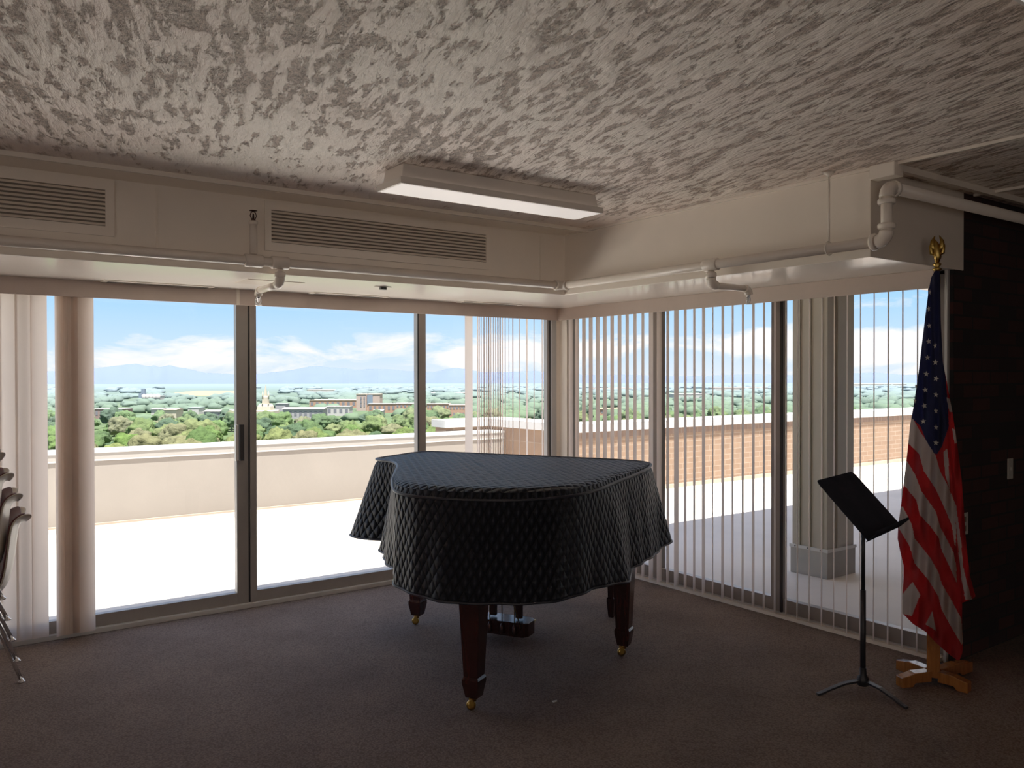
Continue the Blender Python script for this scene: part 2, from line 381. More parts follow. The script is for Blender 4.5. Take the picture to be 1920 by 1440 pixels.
# left-hand wall: a sliding door, then fixed lights
d1 = thing('door_1', (-3.5, 0.05, 0), 'aluminium sliding glass door panel left of the wide post', 'door'); d1['kind'] = 'structure'
b = MB(); vbar(b, -2.778, -2.700, 0.0, 0.05); vbar(b, -4.05, -3.98, 0.0, 0.05)
b.box(-3.98, -2.778, 0.0, 0.05, 0.03, 0.105).box(-3.98, -2.778, 0.0, 0.05, 2.04, 2.10).build('door_frame', m['alu'], d1, bevel=0.002)
MB().quad((-3.98, .024, .105), (-2.778, .024, .105), (-2.778, .024, 2.04), (-3.98, .024, 2.04)).build('glass_pane', m['glass'], d1)
h = MB(); h.box(-2.795, -2.775, -0.035, -0.005, 0.99, 1.23).build('door_handle', m['alu_light'], d1, bevel=0.004)
MB().box(-2.765, -2.735, -0.03, -0.002, 0.99, 1.23).build('lock_body', m['gasket'], d1, bevel=0.004)
w1 = thing('window_1', (-1.4, 0.05, 0), 'three fixed glass lights in dark aluminium along the left-hand wall', 'window'); w1['kind'] = 'structure'
b = MB()
vbar(b, -2.690, -2.646, -0.01, 0.06); vbar(b, -1.405, -1.33, -0.005, 0.05); vbar(b, -0.141, -0.118, 0, 0.05); vbar(b, -5.3, -5.22, 0, 0.05)
for x0, x1 in ((-2.646, -1.405), (-1.33, -0.141), (-5.22, -4.05)):
    b.box(x0, x1, 0, 0.05, 0.03, 0.105); b.box(x0, x1, 0, 0.05, 2.04, 2.10)
b.build('window_frame', m['alu'], w1, bevel=0.002)
MB().box(-2.700, -2.690, 0.001, 0.05, 0.03, 2.1).box(-1.405, -1.392, -0.008, -0.005, 0.1, 2.1).box(-0.118, -0.105, 0.0, 0.03, 0.0, 2.1).build('gasket', m['gasket'], w1)
for x0, x1 in ((-2.646, -1.405), (-1.33, -0.141), (-5.22, -4.05)):
    MB().quad((x0, .024, .105), (x1, .024, .105), (x1, .024, 2.04), (x0, .024, 2.04)).build('glass_pane', m['glass'], w1)
MB().box(-5.3, -0.03, -0.03, 0.06, 0.0, 0.03).build('threshold', m['alu_light'], w1, bevel=0.002)
MB().box(-0.105, -0.055, -0.02, 0.03, 0, 2.1).build('mullion', m['white'], w1, bevel=0.004)
# corner post
structure(MB().box(-0.055, 0.06, -0.02, 0.06, 0, 2.1).box(-0.02, 0.06, -0.115, -0.02, 0, 2.1).build('trim_7', m['paint'], bevel=0.003), 'square post where the two window walls meet', 'post')
# right-hand wall
w2 = thing('window_2', (0.05, -1.7, 0), 'tall fixed glass lights behind vertical blinds on the right-hand wall', 'window'); w2['kind'] = 'structure'
b = MB()
posts = ((-0.165, -0.115), (-1.185, -1.105), (-2.255, -2.169), (-3.31, -3.25))
posts = [tuple(sorted(p)) for p in posts]
for y0, y1 in posts: b.box(-0.002, 0.05, y0, y1, 0, 2.1)
gaps = ((-1.105, -0.165), (-2.169, -1.185), (-3.25, -2.255))
for y0, y1 in gaps:
    b.box(0.0, 0.05, y0, y1, 0.02, 0.112); b.box(0.0, 0.05, y0, y1, 2.04, 2.1)
b.build('window_frame', m['alu'], w2, bevel=0.002)
MB().box(-0.012, -0.002, -1.19, -1.178, 0, 2.1).box(-0.014, -0.002, -2.262, -2.246, 0, 2.1).build('gasket', m['gasket'], w2)
for y0, y1 in gaps: MB().quad((.024, y0, .112), (.024, y1, .112), (.024, y1, 2.04), (.024, y0, 2.04)).build('glass_pane', m['glass'], w2)
MB().box(-0.015, 0.06, -3.31, -0.12, 0.0, 0.03).build('threshold', m['alu_light'], w2, bevel=0.002)
structure(MB().box(-0.030, -0.005, -3.318, -3.302, 0, ZS).build('trim_8', m['alu_light'], bevel=0.002), 'pale jamb between the last window and the brick wall', 'jamb')
structure(MB().box(-0.045, -0.016, -3.29, -0.12, 0.0, 0.022).build('baseboard_right', m['paint']), 'pale carpet edge strip under the right-hand windows', 'baseboard')

# ------------------------------------------------------------------ vertical blinds
def slat_mesh(w, z0, z1, mat, name='slat'):
    """one gently cupped vane centred on the origin, width along local x"""
    b = MB(); n = 6; bm = b.bm; rows = []
    for z in (z0, (z0 + z1) / 2, z1):
        rows.append([bm.verts.new((-w / 2 + w * i / n, 0.006 * (1 - (2 * i / n - 1) ** 2), z)) for i in range(n + 1)])
    for A, B in zip(rows, rows[1:]):
        for i in range(n): f = bm.faces.new((A[i], A[i + 1], B[i + 1], B[i])); f.smooth = True
    me = bpy.data.meshes.new(name); bm.to_mesh(me); bm.free(); me.materials.append(mat); return me
SL = slat_mesh(0.087, 0.026, 2.033, m['slat']); SL2 = slat_mesh(0.087, 0.034, 2.033, m['slat_far'])
def add_slat(parent, x, y, ang, me, dz=0.0):
    o = bpy.data.objects.new('slat', me); C.objects.link(o); o.parent = parent
    o.location = Vector((x, y, dz)) - parent.location; o.rotation_euler = (0, 0, ang); return o
# right-hand blind
bl = thing('vertical_blind', (-0.07, -1.7, 0), 'open vertical blind of cream vanes across the right-hand windows', 'blind')
MB().box(-0.080, -0.030, -3.26, -0.15, 2.035, 2.085).build('head_rail', m['alu_light'], bl)
base = math.atan2(0.49044, 0.87147)
y = -0.207; i = 0
jit = {17: 0.10, 15: -0.12, 10: -0.10, 11: -0.06, 19: 0.02, 21: 0.03, 22: 0.09}
while y > -3.24:
    a = base - 0.02 + R_.uniform(-0.035, 0.035)
    if i in (11, 12, 14): a -= 0.12
    if i in (13, 16, 20): a += 0.05
    if i > 25: a += 0.06
    if i in (18, 23): a += 0.14 if i == 18 else 0.02
    add_slat(bl, -0.055, y, a, SL, R_.uniform(-0.003, 0.006)); y -= 0.0847; i += 1
# left-hand blind, drawn to the left
b2 = thing('vertical_blind', (-4.4, -0.06, 0), 'vertical blind drawn to the left behind the stacked chairs', 'blind')
MB().box(-5.3, -3.45, -0.075, -0.045, 2.035, 2.085).build('head_rail', m['alu_light'], b2)
for k in range(16):
    x = ony(73, 700, -0.06).x - 0.077 * k
    add_slat(b2, x, -0.058, 0.10 + R_.uniform(-0.04, 0.04), SL2)
for k, px in enumerate((118, 124, 129, 134, 138, 142, 146, 151, 156, 160)):
    add_slat(b2, ony(px, 700, -0.07).x, -0.054 - 0.002 * (k % 3), 0.62 + 0.12 * ((k * 7) % 5) / 4, SL2)
add_slat(b2, ony(119, 700, -0.10).x, -0.088, 0.10, SL2); add_slat(b2, ony(162, 700, -0.10).x, -0.088, 0.08, SL2)
# middle blind: gathered bundle between the post and the corner
b3 = thing('vertical_blind', (-0.75, -0.06, 0), 'vertical blind half gathered left of the window corner', 'blind')
MB().box(-1.02, -0.13, -0.080, -0.030, 2.035, 2.085).build('head_rail', m['alu_light'], b3)
rb = ray(925, 700); bA = math.atan2(rb.y, rb.x)
add_slat(b3, ony(879, 700, -0.055).x, -0.055, bA - 0.75, SL)
for px in (896, 899.5, 903, 908, 913, 917, 921, 926, 930, 934, 938, 942.5):
    add_slat(b3, ony(px, 700, -0.055).x, -0.055, bA + R_.uniform(-0.10, 0.10), SL)
for px, da in ((948, .02), (955, .0), (962, .05), (974.5, .03), (988, -.16), (1002, .02), (1017, -.10)):
    add_slat(b3, ony(px, 700, -0.055).x, -0.055, math.atan2(ray(px, 700).y, ray(px, 700).x) + da, SL)
# valances
v1 = thing('valance', (-2.6, -0.1, 2.02), 'long taupe valance board over the left-hand windows', 'valance')
MB().box(-5.3, -0.112, -0.112, -0.100, 2.018, ZS - 0.001).build('board', m['valance'], v1, bevel=0.001)
MB().box(-2.81, -2.79, -0.1145, -0.112, 2.018, ZS - 0.001).build('joint_clip', m['paint'], v1)
v2 = thing('valance', (-0.1, -1.7, 2.02), 'taupe valance board over the right-hand windows', 'valance')
MB().box(-0.112, -0.100, -3.285, -0.1, 2.018, ZS - 0.001).build('board', m['valance'], v2, bevel=0.001)

# ------------------------------------------------------------------ pipes and sprinklers
PR = 0.026; ZP = 2.172
def coupling(b, c, ax, r=0.034, l=0.05):
    ax = Vector(ax).normalized()
    b.lathe([(r * 0.9, -l / 2), (r, -l / 2 + 0.006), (r, l / 2 - 0.006), (r * 0.9, l / 2)], c, 16, ax)
def elbow(b, p, a, c, r=0.032, rad=0.045):
    """quarter bend at p joining directions a and c"""
    p = Vector(p); a = Vector(a).normalized(); c = Vector(c).normalized(); pts = []
    for i in range(9):
        th = PI / 2 * i / 8; pts.append(p + a * rad * (1 - math.sin(th)) + c * rad * (1 - math.cos(th)))
    b.tube(pts, r, 14)
yA = YA - 0.075; xB = XB - 0.085
pp = thing('sprinkler_pipe', (xB, yA, ZP), 'cream painted sprinkler pipe running round the bulkhead', 'pipe')
MB().tube([(-6.9, yA, ZP), (xB - 0.05, yA, ZP)], PR, 16).build('pipe_run', m['pipe'], pp)
MB().tube([(xB, yA - 0.05, ZP), (xB, -3.42, ZP)], PR, 16).build('pipe_run', m['pipe'], pp)
b = MB(); elbow(b, (xB, yA, ZP), (-1, 0, 0), (0, -1, 0)); coupling(b, (xB - 0.055, yA, ZP), (1, 0, 0), 0.036, 0.02); coupling(b, (xB, yA - 0.055, ZP), (0, 1, 0), 0.036, 0.02)
b.build('elbow', m['pipe'], pp)
b = MB(); yr = -3.475; zr = 2.415
elbow(b, (xB, yr, ZP), (0, 1, 0), (0, 0, 1)); coupling(b, (xB, yr, ZP + 0.065), (0, 0, 1), 0.040, 0.025); coupling(b, (xB, yr + 0.062, ZP), (0, 1, 0), 0.040, 0.022)
b.build('elbow', m['pipe'], pp)
b = MB(); elbow(b, (xB, yr, zr), (0, 0, -1), (1, 0, 0), 0.034); coupling(b, (xB, yr, zr - 0.065), (0, 0, 1), 0.040, 0.025); coupling(b, (xB + 0.06, yr, zr), (1, 0, 0), 0.040, 0.022)
b.build('elbow', m['pipe'], pp)
MB().tube([(xB, yr, ZP + 0.04), (xB, yr, zr - 0.04)], PR, 16).build('riser', m['pipe'], pp)
MB().tube([(xB + 0.04, yr - 0.008, zr), (4.9, yr - 0.03, zr + 0.008)], PR + 0.002, 16).build('pipe_run', m['pipe'], pp)
for c, ax in (((-2.895, yA, ZP), (1, 0, 0)), ((-3.041, yA, ZP), (1, 0, 0)), ((xB, -2.44, ZP), (0, 1, 0))):
    b = MB(); coupling(b, c, ax, 0.035, 0.10); b.build('tee', m['pipe'], pp)
# pipe hanger
hg = thing('pipe_hanger', (xB, -3.178, ZC), 'thin threaded rod hanger holding the pipe under the ceiling', 'pipe hanger')
MB().tube([(xB, -3.178, ZP + 0.035), (xB, -3.178, ZC - 0.004)], 0.005, 8).build('rod', m['pipe'], hg)
MB().lathe([(0.03, 0), (0.012, -0.012), (0.01, -0.02)], (xB, -3.178, ZC - 0.001), 16).build('ceiling_cup', m['pipe'], hg)
MB().tube([(xB + 0.032 * math.cos(k * PI / 10), -3.178, ZP + 0.032 * math.sin(k * PI / 10)) for k in range(20)], 0.004, 6, closed=True).build('clevis', m['pipe'], hg)
# sprinkler heads
def head(c, up, par, mat=None):
    mat = mat or m['chrome']; s = 1 if up else -1; c = Vector(c)
    b = MB(); b.lathe([(0.012, 0), (0.012, s * 0.012), (0.006, s * 0.014), (0.004, s * 0.04)], c, 12)
    for k in (-1, 1):
        b.tube([c + Vector((k * 0.010, 0, s * 0.012)), c + Vector((k * 0.017, 0, s * 0.028)), c + Vector((k * 0.012, 0, s * 0.045)), c + Vector((0, 0, s * 0.052))], 0.0028, 6)
    b.build('sprinkler_frame', mat, par)
    b = MB(); b.lathe([(0.004, s * 0.050), (0.020, s * 0.054), (0.022, s * 0.057), (0.003, s * 0.058)], c, 14); b.build('deflector', mat, par)
d = thing('fire_sprinkler', (-2.895, yA, ZP - 0.03), 'pendant sprinkler on a short arm above the sliding door post', 'sprinkler')
b = MB(); b.tube([(-2.895, yA, ZP - 0.036), (-2.895, yA, 2.10)], 0.020, 14); coupling(b, (-2.895, yA, 2.105), (0, 0, 1), 0.030, 0.03)
elbow(b, (-2.895, yA, 2.058), (0, 0, 1), (0.05, 1, 0), 0.027, 0.04)
b.tube([(-2.893, yA + 0.03, 2.058), (-2.865, -0.72, 2.058)], 0.019, 14)
elbow(b, (-2.865, -0.69, 2.058), (0, -1, 0), (0, 0, -1), 0.023, 0.03); b.build('drop_arm', m['pipe'], d)
head((-2.865, -0.69, 2.028), False, d)
d = thing('fire_sprinkler', (xB, -2.44, ZP - 0.03), 'pendant sprinkler on a bent arm in front of the right-hand valance', 'sprinkler')
b = MB(); b.tube([(xB, -2.44, ZP - 0.036), (xB, -2.44, 2.10)], 0.020, 14); coupling(b, (xB, -2.44, 2.115), (0, 0, 1), 0.030, 0.03)
elbow(b, (xB, -2.44, 2.058), (0, 0, 1), (1, 0, 0), 0.027, 0.04)
b.tube([(xB + 0.03, -2.44, 2.058), (-0.63, -2.452, 2.055)], 0.019, 14)
elbow(b, (-0.59, -2.453, 2.055), (-1, 0, 0), (0, 0, -1), 0.024, 0.035); b.build('drop_arm', m['pipe'], d)
head((-0.59, -2.453, 2.022), False, d)
d = thing('fire_sprinkler', (-3.041, yA, ZP + 0.03), 'dark upright sprinkler on a riser beside the left edge of the middle grille', 'sprinkler')
b = MB(); b.tube([(-3.041, yA, ZP + 0.036), (-3.041, yA, 2.375)], [0.020, 0.020], 14); coupling(b, (-3.041, yA, 2.375), (0, 0, 1), 0.024, 0.02); b.build('riser', m['pipe'], d)
head((-3.041, yA, 2.385), True, d, m['bronze'])

# ------------------------------------------------------------------ ceiling lamps
def lamp(x0, x1, y0, y1, label):
    g = thing('ceiling_lamp', ((x0 + x1) / 2, (y0 + y1) / 2, ZC), label, 'ceiling light', None)
    zt, zm, zb = ZC - 0.001, 2.468, 2.44
    i = 0.03
    MB().loft([[(x0 + i, y0 + i, zt), (x1 - i, y0 + i, zt), (x1 - i, y1 - i, zt), (x0 + i, y1 - i, zt)],
               [(x0 + i * .6, y0 + i * .8, zm), (x1 - i * .6, y0 + i * .8, zm), (x1 - i * .6, y1 - i * .8, zm), (x0 + i * .6, y1 - i * .8, zm)]]).build('housing', m['lampbody'], g, bevel=0.003)
    b = MB()
    b.box(x0, x1, y0, y0 + 0.012, zb, zm + 0.004).box(x0, x1, y1 - 0.012, y1, zb, zm + 0.004)
    b.box(x0, x0 + 0.012, y0 + 0.012, y1 - 0.012, zb, zm + 0.004).box(x1 - 0.012, x1, y0 + 0.012, y1 - 0.012, zb, zm + 0.004)
    b.build('frame', m['lampbody'], g, bevel=0.002)
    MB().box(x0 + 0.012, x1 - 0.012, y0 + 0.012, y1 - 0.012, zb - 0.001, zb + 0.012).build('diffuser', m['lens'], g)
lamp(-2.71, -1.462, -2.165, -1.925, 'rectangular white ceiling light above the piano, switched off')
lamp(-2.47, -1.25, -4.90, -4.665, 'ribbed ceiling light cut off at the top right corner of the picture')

# ------------------------------------------------------------------ grand piano, cover, bench
L0 = Vector((-2.0, -1.02)); U = Vector((0.47815, -0.87828)); W = Vector((-0.87828, -0.47815))
def P(a, b, z): q_ = L0 + U * a + W * b; return Vector((q_.x, q_.y, z))
def catmull(pts, per):
    out = []; n = len(pts)
    for i in range(n):
        p0, p1, p2, p3 = pts[i - 1], pts[i], pts[(i + 1) % n], pts[(i + 2) % n]
        for k in range(per):
            s = k / per
            out.append(tuple(0.5 * ((2 * p1[j]) + (-p0[j] + p2[j]) * s + (2 * p0[j] - 5 * p1[j] + 4 * p2[j] - p3[j]) * s * s + (-p0[j] + 3 * p1[j] - 3 * p2[j] + p3[j]) * s ** 3) for j in range(len(p1))))
    return out
ZT = 1.045
pairs = [ # outline (u,w), hem (u,w,z), drop of the seam
 (-.18, .08, -.36, .12, .565, .005), (-.18, -.12, -.26, -.15, .55, .005), (-.165, -.31, -.24, -.36, .55, .005), (-.09, -.39, -.20, -.50, .55, .005),
 (.3, -.40, .3, -.47, .55, .005), (.8, -.40, .8, -.46, .55, .005), (1.2, -.39, 1.2, -.47, .55, .005), (1.38, -.35, 1.48, -.50, .565, .01),
 (1.43, -.20, 1.47, -.22, .55, .02), (1.43, .05, 1.49, .05, .55, .03), (1.425, .25, 1.455, .26, .545, .035), (1.42, .42, 1.52, .43, .53, .04), (1.415, .62, 1.44, .66, .55, .045),
 (1.36, .84, 1.40, .90, .55, .05), (1.18, 1.03, 1.20, 1.12, .55, .055), (.86, 1.125, .86, 1.20, .55, .055), (.60, 1.08, .61, 1.10, .56, .05),
 (.43, .88, .43, .875, .575, .03), (.30, .66, .235, .665, .575, .012), (.17, .44, .085, .47, .575, .006), (.03, .27, .03, .24, .57, .005), (-.10, .21, -.14, .25, .565, .005), (-.165, .16, -.31, .22, .565, .005)]
ring = catmull(pairs, 22); N = len(ring)
cen = (0.72, 0.30)
bm = bmesh.new(); uvl = bm.loops.layers.uv.new('UVMap')
rows = []; uvs = []
NR = 26
for j in range(NR):          # top, from near centre out to the edge
    f = (j + 0.3) / (NR - 1 + 0.3); f = min(f, 1.0)
    row = []; uvr = []
    for q_ in ring:
        a, b_ = cen[0] + (q_[0] - cen[0]) * f, cen[1] + (q_[1] - cen[1]) * f
        z = ZT - (q_[5] * 0.35 * max(0, (f - 0.93) / 0.07) ** 2)
        row.append(bm.verts.new(P(a, b_, z))); uvr.append((a * 0.9, b_ * 1.15))
    rows.append(row); uvs.append(uvr)
arc = [0.0]
for i in range(1, N + 1):
    p, q_ = ring[i % N], ring[i - 1]; arc.append(arc[-1] + 0.5 * (math.hypot(p[0] - q_[0], p[1] - q_[1]) + math.hypot(p[2] - q_[2], p[3] - q_[3])))
per = arc[-1]; arc = [x * round(per / 0.044) * 0.044 / per for x in arc]
ntop = len(rows)
NS = 30
for j in range(NS + 1):
    tt = j / NS; row = []; uvr = []
    for i, q_ in enumerate(ring):
        e = tt ** 0.95
        dx, dy = q_[2] - q_[0], q_[3] - q_[1]
        nx, ny = q_[0] - cen[0], q_[1] - cen[1]; l = math.hypot(nx, ny); nx /= l; ny /= l
        out = 0.012 * math.sin(min(1, tt * 12) * PI / 2)
        fold = 0.010 * tt * math.sin(arc[i] * 16.0) + 0.006 * tt * math.sin(arc[i] * 37 + 1)
        a = q_[0] + dx * e + nx * (out + fold); b_ = q_[1] + dy * e + ny * (out + fold)
        z0 = ZT - q_[5] * 0.35 - 0.008; z = z0 + (q_[4] - z0) * tt
        row.append(bm.verts.new(P(a, b_, z))); uvr.append((arc[i], z0 - z))
    rows.append(row); uvs.append(uvr)
c0 = bm.verts.new(P(cen[0], cen[1], ZT))
for i in range(N):
    f = bm.faces.new((c0, rows[0][i], rows[0][(i + 1) % N])); f.smooth = True
    for lp, uv_ in zip(f.loops, ((cen[0] * 0.9, cen[1] * 1.15), uvs[0][i], uvs[0][(i + 1) % N])): lp[uvl].uv = uv_
for j in range(len(rows) - 1):
    for i in range(N):
        k = (i + 1) % N
        f = bm.faces.new((rows[j][i], rows[j + 1][i], rows[j + 1][k], rows[j][k])); f.smooth = True
        ua = uvs[j][i], uvs[j + 1][i], uvs[j + 1][k], uvs[j][k]
        if j >= ntop and k == 0: ua = (ua[0], ua[1], (arc[N], ua[2][1]), (arc[N], ua[3][1]))
        if j == ntop - 1: ua = (ua[1], ua[1], ua[2], ua[2])
        for lp, uv_ in zip(f.loops, ua): lp[uvl].uv = uv_
bmesh.ops.recalc_face_normals(bm, faces=bm.faces)
cov = thing('piano_cover', P(0.7, 0.3, ZT), 'black quilted cover draped over the grand piano', 'piano cover')
for v_ in bm.verts: v_.co -= cov.location
me = bpy.data.meshes.new('quilted_cloth'); bm.to_mesh(me); bm.free(); me.materials.append(m['quilt'])
qo = bpy.data.objects.new('quilted_cloth', me); C.objects.link(qo); qo.parent = cov
sd = qo.modifiers.new('thick', 'SOLIDIFY'); sd.thickness = 0.008; sd.offset = -1
b = MB(); b.tube([P(q_[0] + (q_[0] - cen[0]) * 0.012, q_[1] + (q_[1] - cen[1]) * 0.012, ZT - q_[5] + 0.002) for q_ in ring[::2]], 0.0075, 8, closed=True); b.build('top_piping', m['piping'], cov)
b = MB(); last = rows = None
hem = []
for i, q_ in enumerate(ring[::2]):
    ii = i * 2; nx, ny = q_[0] - cen[0], q_[1] - cen[1]; l = math.hypot(nx, ny); nx /= l; ny /= l
    fo = 0.012 + 0.010 * math.sin(arc[ii] * 16.0) + 0.006 * math.sin(arc[ii] * 37 + 1)
    hem.append(P(q_[2] + nx * fo, q_[3] + ny * fo, q_[4]))
b.tube(hem, 0.006, 8, closed=True); b.build('hem_piping', m['piping'], cov)

pn = thing('grand_piano', P(0.7, 0.3, 0), 'baby grand piano hidden under a quilted cover, dark tapered legs on brass casters', 'piano')
inset = [(cen[0] + (q_[0] - cen[0]) * 0.93, cen[1] + (q_[1] - cen[1]) * 0.93) for q_ in ring[::4]]
MB().prism([tuple(P(a, b_, 0)[:2]) for a, b_ in inset], 0.66, 0.985).build('case', m['mahogany'], pn)
MB().prism([tuple(P(a, b_, 0)[:2]) for a, b_ in inset], 0.99, 1.02).build('lid', m['mahogany'], pn, bevel=0.004)
def piano_leg(a, b_, name='leg'):
    def sec(h, z): return [P(a + i * h, b_ + j * h, z) for i, j in ((-1, -1), (1, -1), (1, 1), (-1, 1))]
    lg = MB().loft([sec(0.058, 0.66), (sec(0.056, 0.58)), sec(0.037, 0.162), sec(0.043, 0.150), sec(0.043, 0.132), sec(0.031, 0.066), sec(0.028, 0.062)]).build(name, m['mahogany'], pn, bevel=0.003)
    c = P(a, b_, 0)
    bb = MB(); bb.lathe([(0.024, 0.0625), (0.022, 0.057), (0.011, 0.054), (0.011, 0.042)], (c.x, c.y, 0), 14)
    ax = (U * 0.5 + W * 0.86); axv = Vector((ax.x, ax.y, 0))
    off = c - Vector((RGT.x, RGT.y, 0)) * 0.014
    for s in (-1, 1):
        bb.obox(off + axv * 0.018 * s + Vector((0, 0, 0.036)), axv * 0.002, Vector((axv.y, -axv.x, 0)) * 0.010, (0, 0, 0.016))
    for v_ in bb.bm.verts: pass
    ca = bb.build('caster_fork', m['brass'], lg)
    wv = MB(); wv.lathe([(0.010, -0.012), (0.021, -0.010), (0.023, 0), (0.021, 0.010), (0.010, 0.012)], (off.x, off.y, 0.0235), 20, axv); wv.build('caster_wheel', m['brass'], lg)
TL = onz(889, 1331); qv = Vector((TL.x, TL.y)) - L0; piano_leg(qv.dot(U), qv.dot(W))
piano_leg(0.010, -0.016)
RF = onz(1170, 1230); qv = Vector((RF.x, RF.y)) - L0; piano_leg(qv.dot(U), qv.dot(W))
# pedal lyre
ly = MB()
for a in (0.53, 0.70): ly.obox(P(a, -0.035, 0.395), tuple(P(0.020, 0, 0) - P(0, 0, 0)), tuple(P(0, 0.015, 0) - P(0, 0, 0)), (0, 0, 0.275))
lyo = ly.build('pedal_lyre', m['mahogany'], pn, bevel=0.003)
def uwv(a, b_, z): return Vector((U.x * a + W.x * b_, U.y * a + W.y * b_, z))
MB().loft([[P(a, b_, z) for a, b_ in ((.47, -.11), (.755, -.11), (.78, -.08), (.78, .01), (.755, .04), (.47, .04), (.445, .01), (.445, -.08))] for z in (0.030, 0.112)]).build('pedal_box', m['mahogany'], lyo, bevel=0.004)
for a in (0.55, 0.63, 0.71):
    MB().obox(P(a, -0.17, 0.06), uwv(.014, 0, 0), uwv(0, .065, 0), (0, 0, .004)).build('pedal', m['brass'], lyo, bevel=0.003)
    MB().tube([P(a, 0.052, 0.06), P(a, 0.052, 0.665)], 0.003, 8).build('pedal_rod', m['brass'], lyo)
    MB().lathe([(0.004, 0.05), (0.011, 0.035), (0.014, 0.0), (0.008, -0.012)], P(a, 0.055, 0.055), 12).build('rod_cup', m['bronze'], lyo)
MB().tube([P(.75, 0.045, 0.08), P(.70, 0.30, 0.66)], 0.0035, 8).build('lyre_brace', m['brass'], lyo)
# bench behind the piano
bn = thing('piano_bench', P(0.675, -0.87, 0), 'piano bench behind the covered piano, only one dark leg showing', 'bench')
MB().loft([[P(a, b_, z) for a, b_ in ((.27, -1.07), (1.08, -1.07), (1.08, -.66), (.27, -.66))] for z in (0.40, 0.455)]).build('apron', m['mahogany'], bn, bevel=0.004)
MB().loft([[P(a, b_, z) for a, b_ in ((.255, -1.085), (1.095, -1.085), (1.095, -.645), (.255, -.645))] for z in (0.456, 0.495)]).build('seat', m['mahogany'], bn, bevel=0.008)
for a in (.3, 1.05):
    for b_ in (-.69, -1.04):
        sec = lambda h, z: [P(a + i * h, b_ + j * h, z) for i, j in ((-1, -1), (1, -1), (1, 1), (-1, 1))]
        MB().loft([sec(.025, .40), sec(.019, .13), sec(.025, .12), sec(.025, .10), sec(.016, 0.0)]).build('leg', m['mahogany'], bn, bevel=0.002)

# ------------------------------------------------------------------ music stand
H = Vector((-0.769, -3.283, 0))
ms_ = thing('music_stand', H, 'black metal music stand with a tilted solid desk on a tripod base', 'music stand')
b = MB(); b.tube([H + Vector((0, 0, 0.045)), H + Vector((0, 0, 0.50))], 0.0135, 14); b.build('pole', m['black'], ms_)
b = MB(); b.tube([H + Vector((0, 0, 0.50)), H + Vector((0, 0, 0.86))], 0.0095, 14); b.build('inner_tube', m['black'], ms_)
b = MB(); b.lathe([(0.017, 0.03), (0.028, 0.035), (0.028, 0.07), (0.017, 0.085), (0.0155, 0.12)], H, 18); b.build('hub', m['black'], ms_)
E1 = onz(1537, 1299, 0.012); E2 = onz(1700, 1325, 0.012)
r_ = 0.27
for ang in (math.atan2((E1 - H).y, (E1 - H).x), math.atan2((E2 - H).y, (E2 - H).x), None):
    if ang is None:
        mid = ((E1 + E2) / 2 - H); ang = math.atan2(-mid.y, -mid.x)
    dv = Vector((math.cos(ang), math.sin(ang), 0)); pv = Vector((-dv.y, dv.x, 0)); secs = []
    for d_, z, hw in ((0.012, 0.058, .015), (0.10, 0.050, .014), (0.17, 0.030, .013), (0.222, 0.012, .012), (0.245, 0.007, .011)):
        c = H + dv * d_ + Vector((0, 0, z)); secs.append([c + pv * hw - Vector((0, 0, .006)), c + pv * hw + Vector((0, 0, .004)), c - pv * hw + Vector((0, 0, .004)), c - pv * hw - Vector((0, 0, .006))])
    MB().loft(secs).build('leg', m['black'], ms_, bevel=0.002)
e1 = Vector((0.972, 0.234, 0)).normalized(); nrm = Vector((0.234, -0.972, 0)).normalized()
tilt = math.radians(47)
e2 = (-nrm * math.cos(tilt) + Vector((0, 0, math.sin(tilt)))).normalized(); e3 = e1.cross(e2); 
if e3.z < 0: e3 = -e3
dc = atd(1609, 947, (H - CAM).dot(FWD) - 0.02)
def desk_pt(a, b_, c): return dc + e1 * a + e2 * b_ + e3 * c
bm2 = MB(); hw, hh, cr = 0.255, 0.175, 0.03; outl = []
for cx_, cy_, a0 in ((hw - .004, -hh + .004, -90), (hw - cr, hh - cr, 0), (-hw + cr, hh - cr, 90), (-hw + .004, -hh + .004, 180)):
    rr = cr if cy_ > 0 else .004
    for k in range(6):
        an = math.radians(a0 + 18 * k); outl.append((cx_ + rr * math.cos(an), cy_ + rr * math.sin(an)))
def bow(a): return 0.010 * (a / hw) ** 2
bm2.loft([[desk_pt(a, b_, -0.0015 + bow(a)) for a, b_ in outl], [desk_pt(a, b_, 0.0015 + bow(a)) for a, b_ in outl]])
dk = bm2.build('desk', m['desk'], ms_)
MB().loft([[desk_pt(a, -hh + b_, c) for b_, c in ((0, 0), (0.003, 0.0), (0.003, 0.060), (0.012, 0.066), (0.009, 0.068), (0, 0.062))] for a in (-hw, -hw / 2, 0, hw / 2, hw)]).build('lip', m['desk'], dk)
for a, b_ in ((-.012, .03), (.03, .03), (-.012, -.05), (.03, -.05)): MB().lathe([(0.0035, 0.0015), (0.0035, 0.003), (0.001, 0.0035)], desk_pt(a, b_, 0), 8, e3).build('rivet', m['chrome'], dk)
b = MB(); top = H + Vector((0, 0, 0.86)); back = desk_pt(0, -0.02, -0.004)
b.tube([top - Vector((0, 0, 0.02)), top, back], 0.011, 12); b.obox(desk_pt(0, -0.01, -0.006), e1 * 0.04, e2 * 0.06, e3 * 0.003); b.build('desk_bracket', m['black'], ms_)

# ------------------------------------------------------------------ flag on its wooden stand
FB = Vector((-0.37, -3.44, 0)); 
